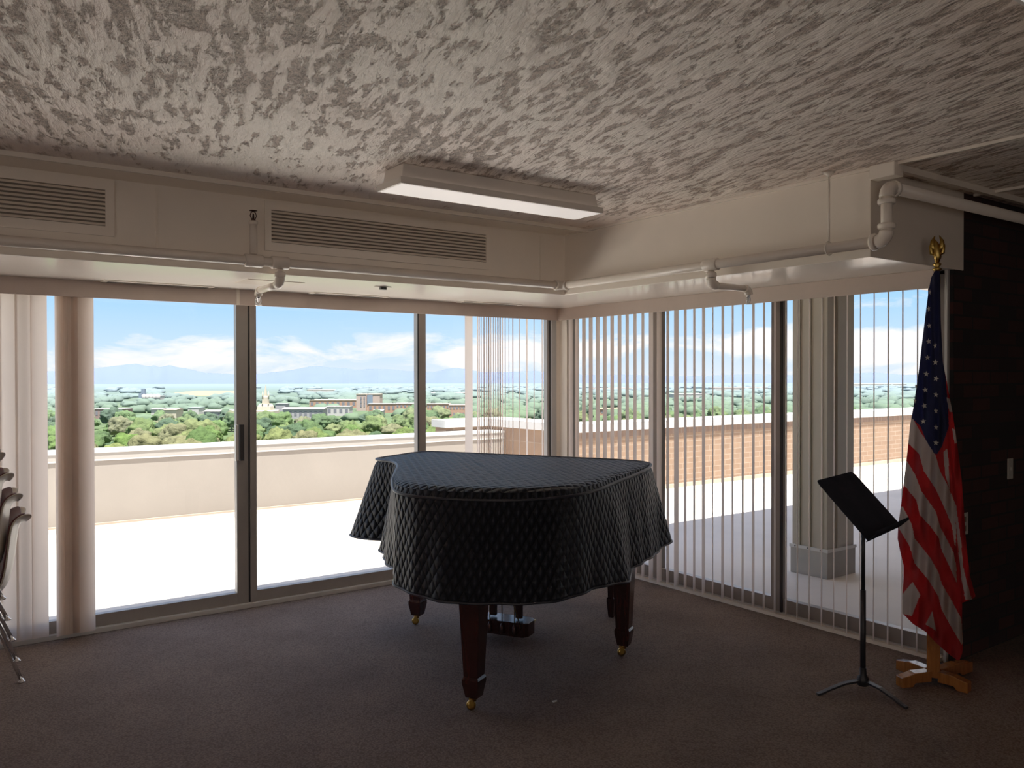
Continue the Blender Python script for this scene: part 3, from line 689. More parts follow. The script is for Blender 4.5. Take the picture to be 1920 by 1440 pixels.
# choose the depth plane of the pole, facing the camera
nF = Vector((CAM.x - FB.x, CAM.y - FB.y, 0)).normalized(); tF = Vector((-nF.y, nF.x, 0))
if tF.dot(RGT) < 0: tF = -tF
def fp(px, py, out=0.0):
    """point seen at px, py on the upright plane through the flag pole, pulled OUT metres toward the room"""
    r = ray(px, py); p0 = FB + nF * out
    return CAM + r * ((p0 - CAM).dot(nF) / r.dot(nF))
top = fp(1757, 508); BP = fp(1750, 1255)
pl = thing('flag_pole', (BP.x, BP.y, 0), 'wooden flag pole with gilded eagle finial on a cross-shaped oak base', 'flag pole')
zb_ = 0.06
b = MB(); b.tube([Vector((BP.x, BP.y, 0.2)), Vector((top.x, top.y, top.z - 0.04))], [0.014, 0.012], 14); b.build('pole', m['oak'], pl)
b = MB(); b.obox((BP.x, BP.y, 0.20), nF * 0.028, tF * 0.030, (0, 0, 0.165)); b.build('post', m['oak'], pl, bevel=0.003)
bc = Vector((BP.x, BP.y, 0))
for k, (px, py) in enumerate(((1687, 1243), (1686, 1276), (1818, 1287), (1815, 1246))):
    e = onz(px, py, 0.03); dv = Vector((e.x - bc.x, e.y - bc.y, 0)); ln = dv.length; dv.normalize(); pv = Vector((-dv.y, dv.x, 0)) * 0.026
    secs = []
    for d_, z0, z1 in ((0.03, 0.018, 0.070), (ln * .62, 0.018, 0.068), (ln * .70, 0.0, 0.062), (ln, 0.0, 0.050)):
        c = bc + dv * d_; secs.append([c + pv + Vector((0, 0, z0)), c + pv + Vector((0, 0, z1)), c - pv + Vector((0, 0, z1)), c - pv + Vector((0, 0, z0))])
    MB().loft(secs).build('foot', m['oak'], pl, bevel=0.003)
b = MB(); b.lathe([(0.016, -0.065), (0.016, -0.03), (0.013, -0.028), (0.013, 0.0), (0.021, 0.004), (0.021, 0.012), (0.010, 0.018), (0.020, 0.03), (0.020, 0.036), (0.008, 0.042)], top, 18); b.build('ferrule', m['brass'], pl)
# eagle: body, head and raised wings
b = MB(); t0 = top + Vector((0, 0, 0.038))
b.tube([t0, t0 + Vector((0, 0, .03)) + tF * .002, t0 + Vector((0, 0, .07)) - tF * .002, t0 + Vector((0, 0, .10)) - tF * .006, t0 + Vector((0, 0, .115)) - tF * .016, t0 + Vector((0, 0, .108)) - tF * .026], [.008, .018, .021, .012, .010, .003], 12)
b.build('eagle_body', m['brass'], pl)
for s in (-1, 1):
    w_ = MB(); dirv = (tF * 0.75 * s + nF * 0.2).normalized()
    w_.tube([t0 + Vector((0, 0, .055)) + dirv * .012, t0 + Vector((0, 0, .085)) + dirv * .022, t0 + Vector((0, 0, .110)) + dirv * .022, t0 + Vector((0, 0, .138)) + dirv * .010], [.012, .014, .010, .002], 8)
    w_.tube([t0 + Vector((0, 0, .045)) + dirv * .012, t0 + Vector((0, 0, .05)) + dirv * .026, t0 + Vector((0, 0, .085)) + dirv * .030, t0 + Vector((0, 0, .108)) + dirv * .026], [.009, .010, .008, .002], 8)
    w_.build('eagle_wing', m['brass'], pl)

# the cloth. silhouette and dye laid out on the hanging sheet
LEFT = [(508, 1753), (520, 1746), (545, 1741), (575, 1737), (640, 1729), (700, 1722), (760, 1713), (800, 1706), (850, 1701), (900, 1695), (950, 1689), (985, 1684), (1010, 1683), (1035, 1688), (1060, 1694), (1085, 1694), (1120, 1692), (1150, 1692), (1170, 1712), (1185, 1736), (1205, 1755), (1225, 1777), (1238, 1795)]
RIGHT = [(508, 1762), (520, 1763), (600, 1764), (680, 1768), (720, 1776), (780, 1787), (850, 1797), (900, 1803), (950, 1807), (1000, 1810), (1040, 1814), (1080, 1819), (1118, 1829), (1124, 1822), (1130, 1804), (1180, 1804), (1205, 1806), (1225, 1804), (1238, 1799)]
def interp(tab, y):
    if y <= tab[0][0]: return tab[0][1]
    for (a, va), (b_, vb) in zip(tab, tab[1:]):
        if y <= b_: return va + (vb - va) * (y - a) / (b_ - a)
    return tab[-1][1]
def inpoly(x, y, poly):
    c = False; n = len(poly)
    for i in range(n):
        x0, y0 = poly[i]; x1, y1 = poly[(i + 1) % n]
        if (y0 > y) != (y1 > y) and x < (x1 - x0) * (y - y0) / (y1 - y0) + x0: c = not c
    return c
Z = lambda pts: [(1640 + x / 2.88, 820 + y / 2.88) for x, y in pts]
RED = (0.32, 0.006, 0.008); WHT = (0.36, 0.285, 0.255); BLU = (0.006, 0.008, 0.042)
polys = [
 (BLU, [(1600, 400), (1850, 400), (1772, 700), (1778, 760), (1779, 800), (1766, 838), (1757, 852), (1748, 850), (1738, 830), (1726, 800), (1711, 785), (1600, 780)]),
 # stripes, top to bottom, on the front face
 (WHT, Z([(190, -100), (206, -100), (250, -25), (330, 100), (352, 180), (400, 270), (432, 380), (440, 520), (436, 600), (415, 470), (372, 370), (330, 280), (265, 180), (240, 90), (180, 30)])),
 (WHT, Z([(372, 80), (390, 60), (398, 120), (402, 200), (406, 285), (380, 200)])),
 (WHT, Z([(150, 130), (176, 130), (220, 205), (252, 290), (330, 400), (352, 480), (395, 560), (425, 620), (441, 700), (443, 785), (400, 690), (362, 610), (345, 540), (300, 480), (245, 420), (225, 340), (165, 265), (140, 250)])),
 (WHT, Z([(120, 370), (152, 375), (200, 470), (215, 545), (300, 650), (345, 730), (362, 790), (420, 890), (468, 980), (478, 1110), (470, 1120), (405, 1010), (362, 930), (345, 860), (290, 770), (215, 680), (190, 590), (130, 490)])),
 (WHT, Z([(205, 780), (246, 850), (200, 965), (120, 945), (120, 885)])),
 (WHT, Z([(311, 940), (332, 1045), (275, 1010)])),
 # the fold hanging behind, at the right
 (WHT, Z([(420, -330), (438, -295), (446, -225), (438, -230)])),
 (WHT, [(1774.5, 745), (1781, 748), (1786, 772), (1780, 772)]), (WHT, [(1785, 803), (1792, 806), (1797, 830), (1790, 832)]),
 (WHT, Z([(430, -60), (446, -30), (452, 30), (440, 30)])),
 (WHT, Z([(412, 300), (440, 370), (466, 560), (478, 700), (500, 790), (527, 880), (490, 875), (470, 780), (455, 640), (440, 480)])),
]
def dye(px, py):
    c = RED
    for col_, pg in polys:
        if inpoly(px, py, pg): c = col_
    return c
def fold_out(px, py):
    s = (px - 1745) / 60.0; g = min(1.0, max(0.0, (py - 520) / 500))
    o = 0.035 + 0.045 * g * math.exp(-((px - 1745 - 12 * g) / 34.0) ** 2)
    o += g * 0.018 * math.sin((px + 0.22 * (py - 700)) / 6.2) + g * 0.010 * math.sin((px - 0.1 * py) / 3.9 + 1.3)
    o += 0.006 * (1 - g) * math.sin(px / 2.4)
    # the rear fold sits further back past the front edge of the sheet
    edge = interp([(560, 1790), (700, 1768), (820, 1776), (950, 1790), (1120, 1802), (1240, 1812)], py)
    if px > edge: o -= 0.045 * min(1, (px - edge) / 5)
    return o
NXf, NYf = 116, 620
bm = bmesh.new(); grid = []
fl = thing('flag', (BP.x, BP.y, 1.0), 'large stars and stripes flag hanging furled from the pole in the corner', 'flag')
cols = []
for j in range(NYf + 1):
    py = 508 + (1238 - 508) * j / NYf; l = interp(LEFT, py); r = interp(RIGHT, py); row = []
    for i in range(NXf + 1):
        px = l + (r - l) * i / NXf; row.append(bm.verts.new(fp(px, py, fold_out(px, py)) - fl.location)); cols.append(dye(px, py))
    grid.append(row)
for j in range(NYf):
    for i in range(NXf):
        f = bm.faces.new((grid[j][i], grid[j][i + 1], grid[j + 1][i + 1], grid[j + 1][i])); f.smooth = True
me = bpy.data.meshes.new('cloth'); bm.to_mesh(me); bm.free(); me.materials.append(m['flag'])
ca = me.color_attributes.new('dye', 'FLOAT_COLOR', 'POINT')
flat = []
for c in cols: flat.extend((c[0], c[1], c[2], 1.0))
ca.data.foreach_set('color', flat)
fo = bpy.data.objects.new('cloth', me); C.objects.link(fo); fo.parent = fl
stars = [(365, 500, .6), (368, 615, .8), (365, 720, .9), (357, 830, 1), (349, 940, 1), (342, 1048, 1), (335, 1155, 1), (328, 1260, 1),
         (408, 750, .7), (410, 862, 1), (414, 972, 1), (414, 1080, .9), (414, 1190, .75), (414, 1300, .85), (414, 1405, 1), (279, 1022, .5), (270, 1120, .6), (372, 388, .5)]
for sx, sy, wd in stars:
    b = MB()
    px, py = 1640 + sx / 3.6, 440 + sy / 3.6; R1 = 5.6; vs = []
    rot = R_.uniform(-0.3, 0.3)
    for k in range(10):
        rr = R1 if k % 2 == 0 else R1 * 0.42; an = -PI / 2 + rot + k * PI / 5
        x_, y_ = px + rr * math.cos(an) * wd, py + rr * math.sin(an)
        vs.append(b.bm.verts.new(fp(x_, y_, fold_out(x_, y_) + 0.004)))
    ct = b.bm.verts.new(fp(px, py, fold_out(px, py) + 0.004))
    for k in range(10): b.bm.faces.new((ct, vs[k], vs[(k + 1) % 10]))
    b.build('star', m['star'], fl)


# ------------------------------------------------------------------ switch plates on the brick wall
SWX = ony(1893, 888, YE).x; SWO = ony(1812.5, 1005, YE).x
g = thing('light_switch', (SWX, YE, 1.005), 'pale light switch plate alone on the dark brick wall', 'light switch')
MB().box(SWX - 0.032, SWX + 0.032, YE - 0.006, YE, 0.945, 1.065).build('plate', m['plate'], g, bevel=0.002)
MB().box(SWX - 0.006, SWX + 0.006, YE - 0.014, YE - 0.006, 0.995, 1.015).build('toggle', m['plate'], g, bevel=0.001)
g = thing('wall_outlet', (SWO, YE, 0.735), 'pale outlet plate on the brick wall just behind the flag edge', 'outlet')
MB().box(SWO - 0.060, SWO + 0.006, YE - 0.006, YE, 0.68, 0.80).build('plate', m['plate'], g, bevel=0.002)
MB().box(SWO - 0.045, SWO - 0.022, YE - 0.008, YE - 0.006, 0.70, 0.73).box(SWO - 0.045, SWO - 0.022, YE - 0.008, YE - 0.006, 0.75, 0.78).build('sockets', m['grille_dark'], g)
# chip of paper on the carpet
cp = onz(1040, 1316)
b = MB(); b.loft([[(cp.x - .012, cp.y - .006, 0.001), (cp.x + .012, cp.y - .004, .001), (cp.x + .013, cp.y + .006, .001), (cp.x - .011, cp.y + .005, .001)], [(cp.x - .010, cp.y - .005, 0.006), (cp.x + .011, cp.y - .003, .008), (cp.x + .012, cp.y + .005, .004), (cp.x - .010, cp.y + .004, .006)]])
tag(b.build('paper_scrap', m['plate']), 'tiny pale scrap lying on the carpet in front of the piano', 'scrap')

# ------------------------------------------------------------------ stacked shell chairs at the left edge
def make_chair(label):
    g = thing('shell_chair', (0, 0, 0), label, 'chair', 'stacked shell chairs at the left edge')
    prof = [(-.235, .440, .185), (-.22, .452, .205), (-.12, .440, .225), (0, .425, .235), (.10, .425, .235), (.155, .450, .232), (.185, .51, .225), (.20, .58, .215), (.212, .67, .205), (.220, .735, .195), (.226, .770, .18), (.236, .788, .165), (.250, .793, .15), (.260, .788, .14)]
    def grid_(mb, off, nx=12, trim=1.0, stop=0):
        rows = []
        for i, (x, z, hw) in enumerate(prof[:len(prof) - stop]):
            row = []
            px_, pz = prof[max(i - 1, 0)][:2]; qx, qz = prof[min(i + 1, len(prof) - 1)][:2]
            dx, dz = qx - px_, qz - pz; l = math.hypot(dx, dz); nxv, nzv = -dz / l, dx / l
            for k in range(nx + 1):
                s = -1 + 2 * k / nx; curl = 0.050 * abs(s) ** 3
                yy = s * hw * trim
                row.append(mb.bm.verts.new((x + nxv * (curl + off), yy, z + nzv * (curl + off))))
            rows.append(row)
        for A, B in zip(rows, rows[1:]):
            for k in range(nx): f = mb.bm.faces.new((A[k], A[k + 1], B[k + 1], B[k])); f.smooth = True
    b = MB(); grid_(b, 0); so_ = b.build('shell', m['shell'], g, world=False)
    so_.modifiers.new('sub', 'SUBSURF').levels = 1; so_.modifiers['sub'].render_levels = 2; s_ = so_.modifiers.new('t', 'SOLIDIFY'); s_.thickness = 0.006; s_.offset = 0
    b = MB(); grid_(b, 0.008, trim=0.95, stop=1); po = b.build('upholstery', m['maroon'], g, world=False)
    po.modifiers.new('sub', 'SUBSURF').levels = 1; po.modifiers['sub'].render_levels = 2; s_ = po.modifiers.new('t', 'SOLIDIFY'); s_.thickness = 0.006; s_.offset = 0
    for sy in (-1, 1):
        lg = MB().tube([(.06, sy * .14, .405), (.075, sy * .17, .40), (.215, sy * .232, .014)], 0.0095, 10).build('leg', m['chrome'], g, world=False)
        MB().lathe([(0.008, 0.02), (0.011, 0.012), (0.018, 0.006), (0.018, 0)], (.217, sy * .233, 0), 12).build('glide', m['chrome'], lg, world=False)
        lg = MB().tube([(-.06, sy * .14, .405), (-.08, sy * .17, .40), (-.235, sy * .232, .014)], 0.0095, 10).build('leg', m['chrome'], g, world=False)
        MB().lathe([(0.008, 0.02), (0.011, 0.012), (0.018, 0.006), (0.018, 0)], (-.237, sy * .233, 0), 12).build('glide', m['chrome'], lg, world=False)
    MB().tube([(-.06, -.14, .405), (-.06, .14, .405)], 0.008, 8).tube([(.06, -.14, .405), (.06, .14, .405)], 0.008, 8).build('seat_frame', m['chrome'], g, world=False)
    return g
cl = ['bottom shell chair of the stack, its feet on the carpet', 'second shell chair from the bottom of the stack', 'third shell chair from the bottom of the stack',
      'fourth shell chair from the bottom of the stack', 'topmost shell chair of the stack, barely in view']
ch0 = make_chair(cl[0]); bx = -4.092 - 0.217; by = -0.462
for i in range(5):
    o = ch0 if i == 0 else copy_tree(ch0)
    o['label'] = cl[i]; o.location = (bx - 0.020 * i, by, 0.104 * i + 0.0); o.rotation_euler = (0, -0.022 * i, 0)

# ------------------------------------------------------------------ terrace
structure(MB().box(-9, 14, 0.15, 6.2, DZ - 0.2, DZ).box(0.15, 14, -6, 0.15, DZ - 0.2, DZ).build('terrace_deck', m['deck']), 'cream coated terrace deck outside the windows', 'terrace')
yP = 4.63
pa = structure(MB().box(-9, 2.69, yP, yP + 0.30, DZ, 0.62).build('wall_parapet', m['parapet']), 'long cream parapet wall along the terrace edge', 'parapet')
MB().box(-9, 2.69, yP - 0.012, yP + 0.31, 0.62, 0.705).build('upper_band', m['parapet_top'], pa)
MB().box(-9, 2.69, yP - 0.016, yP - 0.011, 0.618, 0.632).build('drip_edge', m['white'], pa)
MB().box(-9, 2.69, yP - 0.022, yP + 0.33, 0.705, 0.735).build('coping', m['white'], pa)
MB().box(-9, 2.69, yP - 0.03, yP - 0.001, DZ, DZ + 0.025).build('base_fillet', m['stain'], pa)
b = MB(); ne = 160; edge_ = [(-9 + 11.6 * i / ne, yP - 0.30 - 0.16 * noise.noise(Vector((i * 0.11, 0.5, 0))) - 0.05 * noise.noise(Vector((i * 0.6, 2, 0)))) for i in range(ne + 1)]
for (xa, ya), (xb_, yb) in zip(edge_, edge_[1:]): b.quad((xa, ya, DZ + .003), (xb_, yb, DZ + .003), (xb_, yP - .03, DZ + .003), (xa, yP - .03, DZ + .003))
b.build('weather_stain', m['stain2'], pa)
bw = structure(MB().box(2.69, 13.5, 3.0, 3.4, DZ, 0.79).build('wall_brick_parapet', m['brick_out_y']), 'tan brick parapet wall beyond the right-hand windows', 'parapet')
MB().box(2.69, 3.1, 3.4, 5.3, DZ, 0.79).build('return_wall', m['brick_out_x'], bw)
MB().box(1.90, 2.69, 5.0, 5.3, DZ, 0.79).build('end_wall', m['brick_out_y'], bw)
MB().box(2.685, 13.5, 2.993, 3.0, 0.70, 0.79).build('soldier_course', m['brick_course'], bw)
MB().box(2.64, 13.5, 2.95, 3.45, 0.79, 0.90).box(2.64, 3.15, 3.45, 5.35, 0.79, 0.90).box(1.86, 2.64, 4.96, 5.35, 0.79, 0.90).build('coping', m['white'], bw)
MB().box(2.69, 13.5, 2.97, 2.999, DZ, DZ + 0.06).build('base_flashing', m['stain'], bw)
# porch column
cx0, cx1, cy0, cy1 = 1.46, 1.86, -1.62, -1.27
pc = thing('porch_column', ((cx0 + cx1) / 2, (cy0 + cy1) / 2, DZ), 'square beige clad porch column on a concrete plinth, seen through the right-hand blinds', 'column')
b = MB(); b.box(cx0 + .012, cx1 - .012, cy0 + .012, cy1 - .012, 0.12, 2.658)
for k in range(3): b.box(cx0, cx0 + .013, cy0 + .06 + k * .10, cy0 + .10 + k * .10, 0.12, 2.658)
b.box(cx0 + .14, cx0 + .20, cy0, cy0 + .013, 0.12, 2.658); b.build('cladding', m['colclad'], pc)
MB().box(cx0, cx1, cy0, cy1, DZ, 0.12).build('plinth', m['colbase'], pc, bevel=0.004)
MB().box(cx0 - .006, cx1 + .006, cy0 - .006, cy1 + .006, 0.115, 0.140).build('strap', m['white'], pc)
b = MB()
for k in range(3): b.lathe([(.006, 0), (.006, .004), (.001, .005)], (cx0 - .006, cy0 + .06 + .12 * k, .128), 8, (-1, 0, 0))
b.build('bolts', m['gasket'], pc)

# ------------------------------------------------------------------ the valley beyond
ZG = -40.0
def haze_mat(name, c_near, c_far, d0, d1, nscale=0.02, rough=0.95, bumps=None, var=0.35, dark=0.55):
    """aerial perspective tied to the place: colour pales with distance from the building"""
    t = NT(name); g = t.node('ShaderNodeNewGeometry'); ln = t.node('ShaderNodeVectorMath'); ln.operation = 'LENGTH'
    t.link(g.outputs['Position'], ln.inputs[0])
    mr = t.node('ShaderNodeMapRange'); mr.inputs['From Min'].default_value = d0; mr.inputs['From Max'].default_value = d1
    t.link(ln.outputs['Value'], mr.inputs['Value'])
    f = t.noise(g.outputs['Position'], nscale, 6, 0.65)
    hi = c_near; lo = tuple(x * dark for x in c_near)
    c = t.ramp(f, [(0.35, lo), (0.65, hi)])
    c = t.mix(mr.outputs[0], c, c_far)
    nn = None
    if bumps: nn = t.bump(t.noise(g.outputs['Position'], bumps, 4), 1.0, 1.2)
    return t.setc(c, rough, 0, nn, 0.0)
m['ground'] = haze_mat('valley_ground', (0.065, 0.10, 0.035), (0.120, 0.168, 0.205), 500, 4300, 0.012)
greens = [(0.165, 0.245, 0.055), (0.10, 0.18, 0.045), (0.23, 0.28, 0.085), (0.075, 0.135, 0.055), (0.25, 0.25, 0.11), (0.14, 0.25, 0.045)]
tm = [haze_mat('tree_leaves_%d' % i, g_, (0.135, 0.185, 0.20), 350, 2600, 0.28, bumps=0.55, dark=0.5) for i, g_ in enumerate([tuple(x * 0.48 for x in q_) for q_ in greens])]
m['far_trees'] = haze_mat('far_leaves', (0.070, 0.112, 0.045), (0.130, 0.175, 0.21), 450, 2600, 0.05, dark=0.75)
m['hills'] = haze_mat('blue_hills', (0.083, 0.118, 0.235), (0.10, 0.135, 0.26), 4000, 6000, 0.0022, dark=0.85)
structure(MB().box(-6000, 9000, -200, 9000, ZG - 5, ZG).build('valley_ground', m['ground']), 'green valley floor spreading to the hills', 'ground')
def far(px, py, base=None):   # point on the valley floor
    return onz(px, py, ZG)
# ridge
prof = [(-300, 712), (-100, 704), (60, 697), (150, 694), (180, 690), (215, 686), (238, 683), (255, 681.5), (270, 685), (282, 687), (290, 684), (297, 688), (306, 687), (318, 684), (332, 688), (345, 690), (365, 694), (385, 699), (420, 700), (450, 703), (490, 700), (530, 696), (560, 691), (580, 687), (602, 686), (620, 689), (650, 690), (672, 694), (690, 691), (730, 692), (760, 695), (785, 696), (815, 697), (840, 691), (855, 689.5), (880, 693), (900, 697), (945, 698), (1000, 695), (1040, 699), (1100, 703), (1180, 702), (1250, 705), (1330, 704), (1420, 701), (1500, 704), (1580, 700), (1640, 698), (1700, 703), (1760, 700), (1850, 704), (1950, 700), (2200, 706)]
bm = bmesh.new(); rows = []
for k, (fr, dd) in enumerate(((0.0, 4750), (0.18, 4800), (0.5, 5000), (0.8, 5200), (1.0, 5400), (0.2, 5900))):
    row = []
    for i in range(0, 601):
        px = -300 + 2500 * i / 600; py = interp([(a, b_) for a, b_ in prof], px)
        topp = atd(px, py + 0.8 * noise.noise(Vector((px * 0.09, 3, 0))), 5400); hgt = topp.z - ZG
        base_ = atd(px, 720, dd); z = ZG - 3 + (hgt + 3) * fr
        if 0 < fr < 1: z += hgt * 0.16 * noise.noise(Vector((px * 0.03, dd * 0.004, 1.7)))
        row.append(bm.verts.new((base_.x, base_.y, z)))
    rows.append(row)
for A, B in zip(rows, rows[1:]):
    for i in range(600): f = bm.faces.new((A[i], A[i + 1], B[i + 1], B[i])); f.smooth = True
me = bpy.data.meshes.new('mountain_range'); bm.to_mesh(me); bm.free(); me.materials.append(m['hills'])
mo = bpy.data.objects.new('mountain_range', me); C.objects.link(mo); structure(mo, 'pale blue mountain range on the horizon', 'mountains')

# tree crowns
def crown_mesh(seed, mat, sub=3, r=1.0, lump=0.36, name='tree'):
    bm = bmesh.new(); bmesh.ops.create_icosphere(bm, subdivisions=sub, radius=1.0)
    o = Vector((seed * 7.3, seed * 3.1, seed))
    for v_ in bm.verts:
        n = v_.co.normalized(); d = noise.noise(n * 1.6 + o) * lump + noise.noise(n * 3.8 + o) * lump * 0.6 + noise.noise(n * 8.5 + o) * lump * 0.28
        s = 1 + d; v_.co = Vector((n.x * s, n.y * s, max(-0.55, n.z * s * 0.85) + 0.55))
    # short trunk
    tv = bmesh.ops.create_cone(bm, cap_ends=True, segments=6, radius1=0.10, radius2=0.07, depth=0.6)['verts']
    for v_ in tv: v_.co.z -= 0.28
    for f in bm.faces: f.smooth = True
    me = bpy.data.meshes.new(name); bm.to_mesh(me); bm.free(); me.materials.append(mat); return me
kinds = ['rounded bright green tree', 'broad mid green tree', 'pale yellow green tree', 'dark green tree', 'dusty olive tree', 'fresh green leafy tree']
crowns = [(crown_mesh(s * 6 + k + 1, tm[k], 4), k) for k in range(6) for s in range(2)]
RT = random.Random(11); placed = []; ntree = 0
zones = [(90, 445, 'seen through the sliding door panel'), (470, 790, 'seen through the middle window'), (790, 1045, 'seen left of the window corner'), (1065, 1240, 'seen through the nearer corner blinds'), (1240, 1460, 'seen behind the middle of the blinds'), (1460, 1790, 'seen beyond the porch column')]
tries = 0
while ntree < 285 and tries < 30000:
    tries += 1
    u_ = RT.random(); d_ = 330 * (1 + 1.15 * u_ ** 1.5)
    px = RT.uniform(85, 1790); c = atd(px, 720, d_)
    sz = RT.uniform(5.0, 8.8)
    if any((c.x - q_[0]) ** 2 + (c.y - q_[1]) ** 2 < (1.2 * (sz + q_[2])) ** 2 for q_ in placed): continue
    placed.append((c.x, c.y, sz)); ntree += 1
    me, k = RT.choice(crowns)
    o = bpy.data.objects.new('tree', me); C.objects.link(o)
    hs = RT.uniform(0.85, 1.15); o.scale = (sz, sz, sz * 0.95 * hs); o.location = (c.x, c.y, ZG + 0.45 * sz)
    o.rotation_euler = (0, 0, RT.uniform(0, 6.28))
    zn = [z_ for z_ in zones if z_[0] <= px <= z_[1]] or [zones[2]]
    tag(o, '%s in the belt below, %s' % (kinds[k], zn[0][2]), 'tree', '%ss in the belt %s' % (kinds[k], zn[0][2]))
# buildings of the town
def hz(c, k): return tuple(c[i] * (1 - k) + (0.62, 0.68, 0.78)[i] * k for i in range(3))  # pale blue haze mixed into the base colour
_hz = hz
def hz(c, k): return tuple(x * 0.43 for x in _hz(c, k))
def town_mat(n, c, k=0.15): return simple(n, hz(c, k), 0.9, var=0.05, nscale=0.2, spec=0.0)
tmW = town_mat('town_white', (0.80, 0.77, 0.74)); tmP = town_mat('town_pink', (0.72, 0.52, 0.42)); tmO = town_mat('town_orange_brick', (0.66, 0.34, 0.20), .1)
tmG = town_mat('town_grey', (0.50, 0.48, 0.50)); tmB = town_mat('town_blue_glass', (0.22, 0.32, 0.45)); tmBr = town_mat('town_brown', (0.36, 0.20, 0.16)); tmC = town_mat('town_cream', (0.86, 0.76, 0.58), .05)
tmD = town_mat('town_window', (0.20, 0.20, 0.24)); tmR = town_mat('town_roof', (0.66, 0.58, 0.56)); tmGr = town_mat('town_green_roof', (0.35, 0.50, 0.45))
foot = []
def building(px0, px1, ytop, ybase, wall, roof, label, depth=18, wins=0, rows_=2, pitched=False, winmat=None, grp=None, name='building'):
    """ybase only fixes how far off the block stands; it stands on the valley floor"""
    d_ = (far((px0 + px1) / 2, ybase) - CAM).dot(FWD)
    foot.append((px0, px1, d_ + depth / 2, depth / 2))
    A = atd(px0, 720, d_); B = atd(px1, 720, d_); T = atd((px0 + px1) / 2, ytop, d_).z
    ax = (B - A); ax.z = 0; w_ = ax.length; ax.normalize(); nv = Vector((-ax.y, ax.x, 0))
    if nv.dot(FWD) < 0: nv = -nv
    g = thing(name, (A.x, A.y, ZG), label, 'building', grp)
    O = Vector((A.x, A.y, ZG)); hh = T - ZG
    def bx(b, u0, u1, v0, v1, z0, z1): b.obox(O + ax * (u0 + u1) / 2 + nv * (v0 + v1) / 2 + Vector((0, 0, (z0 + z1) / 2)), ax * (u1 - u0) / 2, nv * (v1 - v0) / 2, (0, 0, (z1 - z0) / 2))
    hb = hh * (0.86 if pitched else 0.95)
    b = MB(); bx(b, 0, w_, 0, depth, 0, hb); b.build('wall', wall, g)
    if pitched:
        b = MB(); e_ = 1.0
        b.loft([[O + ax * u0 + nv * (-e_) + Vector((0, 0, hb)), O + ax * u0 + nv * (depth + e_) + Vector((0, 0, hb)), O + ax * u0 + nv * (depth / 2) + Vector((0, 0, hh))] for u0 in (-e_, w_ + e_)]); b.build('roof', roof, g)
    else:
        b = MB(); bx(b, -.5, w_ + .5, -.5, depth + .5, hb, hh); b.build('roof', roof, g)
    if wins:
        for r in range(rows_):
            for k in range(wins):
                b = MB(); uu = w_ * (k + 0.5) / wins; zz = hb * (r + 0.55) / rows_ ; bx(b, uu - w_ / wins * .25, uu + w_ / wins * .25, -.15, 0.05, zz - hb / rows_ * .22, zz + hb / rows_ * .22)
                b.build('window', winmat or tmD, g)
    return g, O, ax, nv, w_, hh
building(177, 233, 766, 785, tmBr, tmW, 'low brown building with a white roof left of the first window', wins=7, rows_=1)
building(382, 446, 769, 786, tmG, tmR, 'long grey hall with a pinkish roof left of the door post', wins=3, rows_=1, pitched=True)
building(283, 302, 765, 782, tmW, tmW, 'small white house among the trees, left one of two', pitched=True)
building(308, 330, 766, 784, tmC, tmP, 'small cream house with pink roof among the trees', pitched=True)
building(352, 372, 764, 777, tmW, tmGr, 'white shed with a green roof edge beside the grey hall')
building(516, 535, 757, 771, tmG, tmG, 'small grey building right of the spire')
building(530, 606, 764, 786, tmG, tmR, 'long pale grey building with windows right of the white temple', wins=8, rows_=1, pitched=True)
building(612, 655, 762, 780, tmW, tmW, 'white flat-roofed block left of the tall pink office', wins=4, rows_=1)
building(580, 668, 750, 765, tmO, tmC, 'long orange brick block with cream roof left of the office tower', depth=40, wins=9, rows_=1)
building(690, 742, 757, 774, tmO, tmW, 'low orange brick wing in front of the office tower', wins=6, rows_=1)
building(742, 784, 756, 777, tmO, tmW, 'orange brick row ending at the window post', wins=6, rows_=2)
building(800, 842, 757, 779, tmO, tmP, 'orange brick apartments right of the window post', wins=7, rows_=2)
building(842, 872, 759, 782, tmO, tmP, 'orange brick apartments beside the wide blind vane', wins=5, rows_=2)
building(700, 716, 768, 786, tmW, tmR, 'small pale house below the orange wing', pitched=True)
building(1125, 1160, 765, 779, tmO, tmO, 'orange brick school with gabled roof behind the corner blinds', wins=4, rows_=1, pitched=True)
building(800, 880, 736.5, 741, tmC, tmW, 'long pale warehouse in the far haze right of the post', depth=60)
building(1265, 1330, 739, 746, tmW, tmW, 'long pale warehouse in the haze behind the middle blinds', depth=60)
building(1110, 1190, 728, 733, tmW, tmP, 'far white warehouse behind the corner blinds', depth=80)
building(1340, 1440, 727, 732, tmW, tmP, 'far white warehouse left of the dark mullion', depth=80)
building(1600, 1700, 720, 725, tmW, tmC, 'farthest white warehouse right of the porch column', depth=90)
building(575, 640, 731, 735, tmW, tmC, 'pale sheds in the haze right of the spire', depth=60)
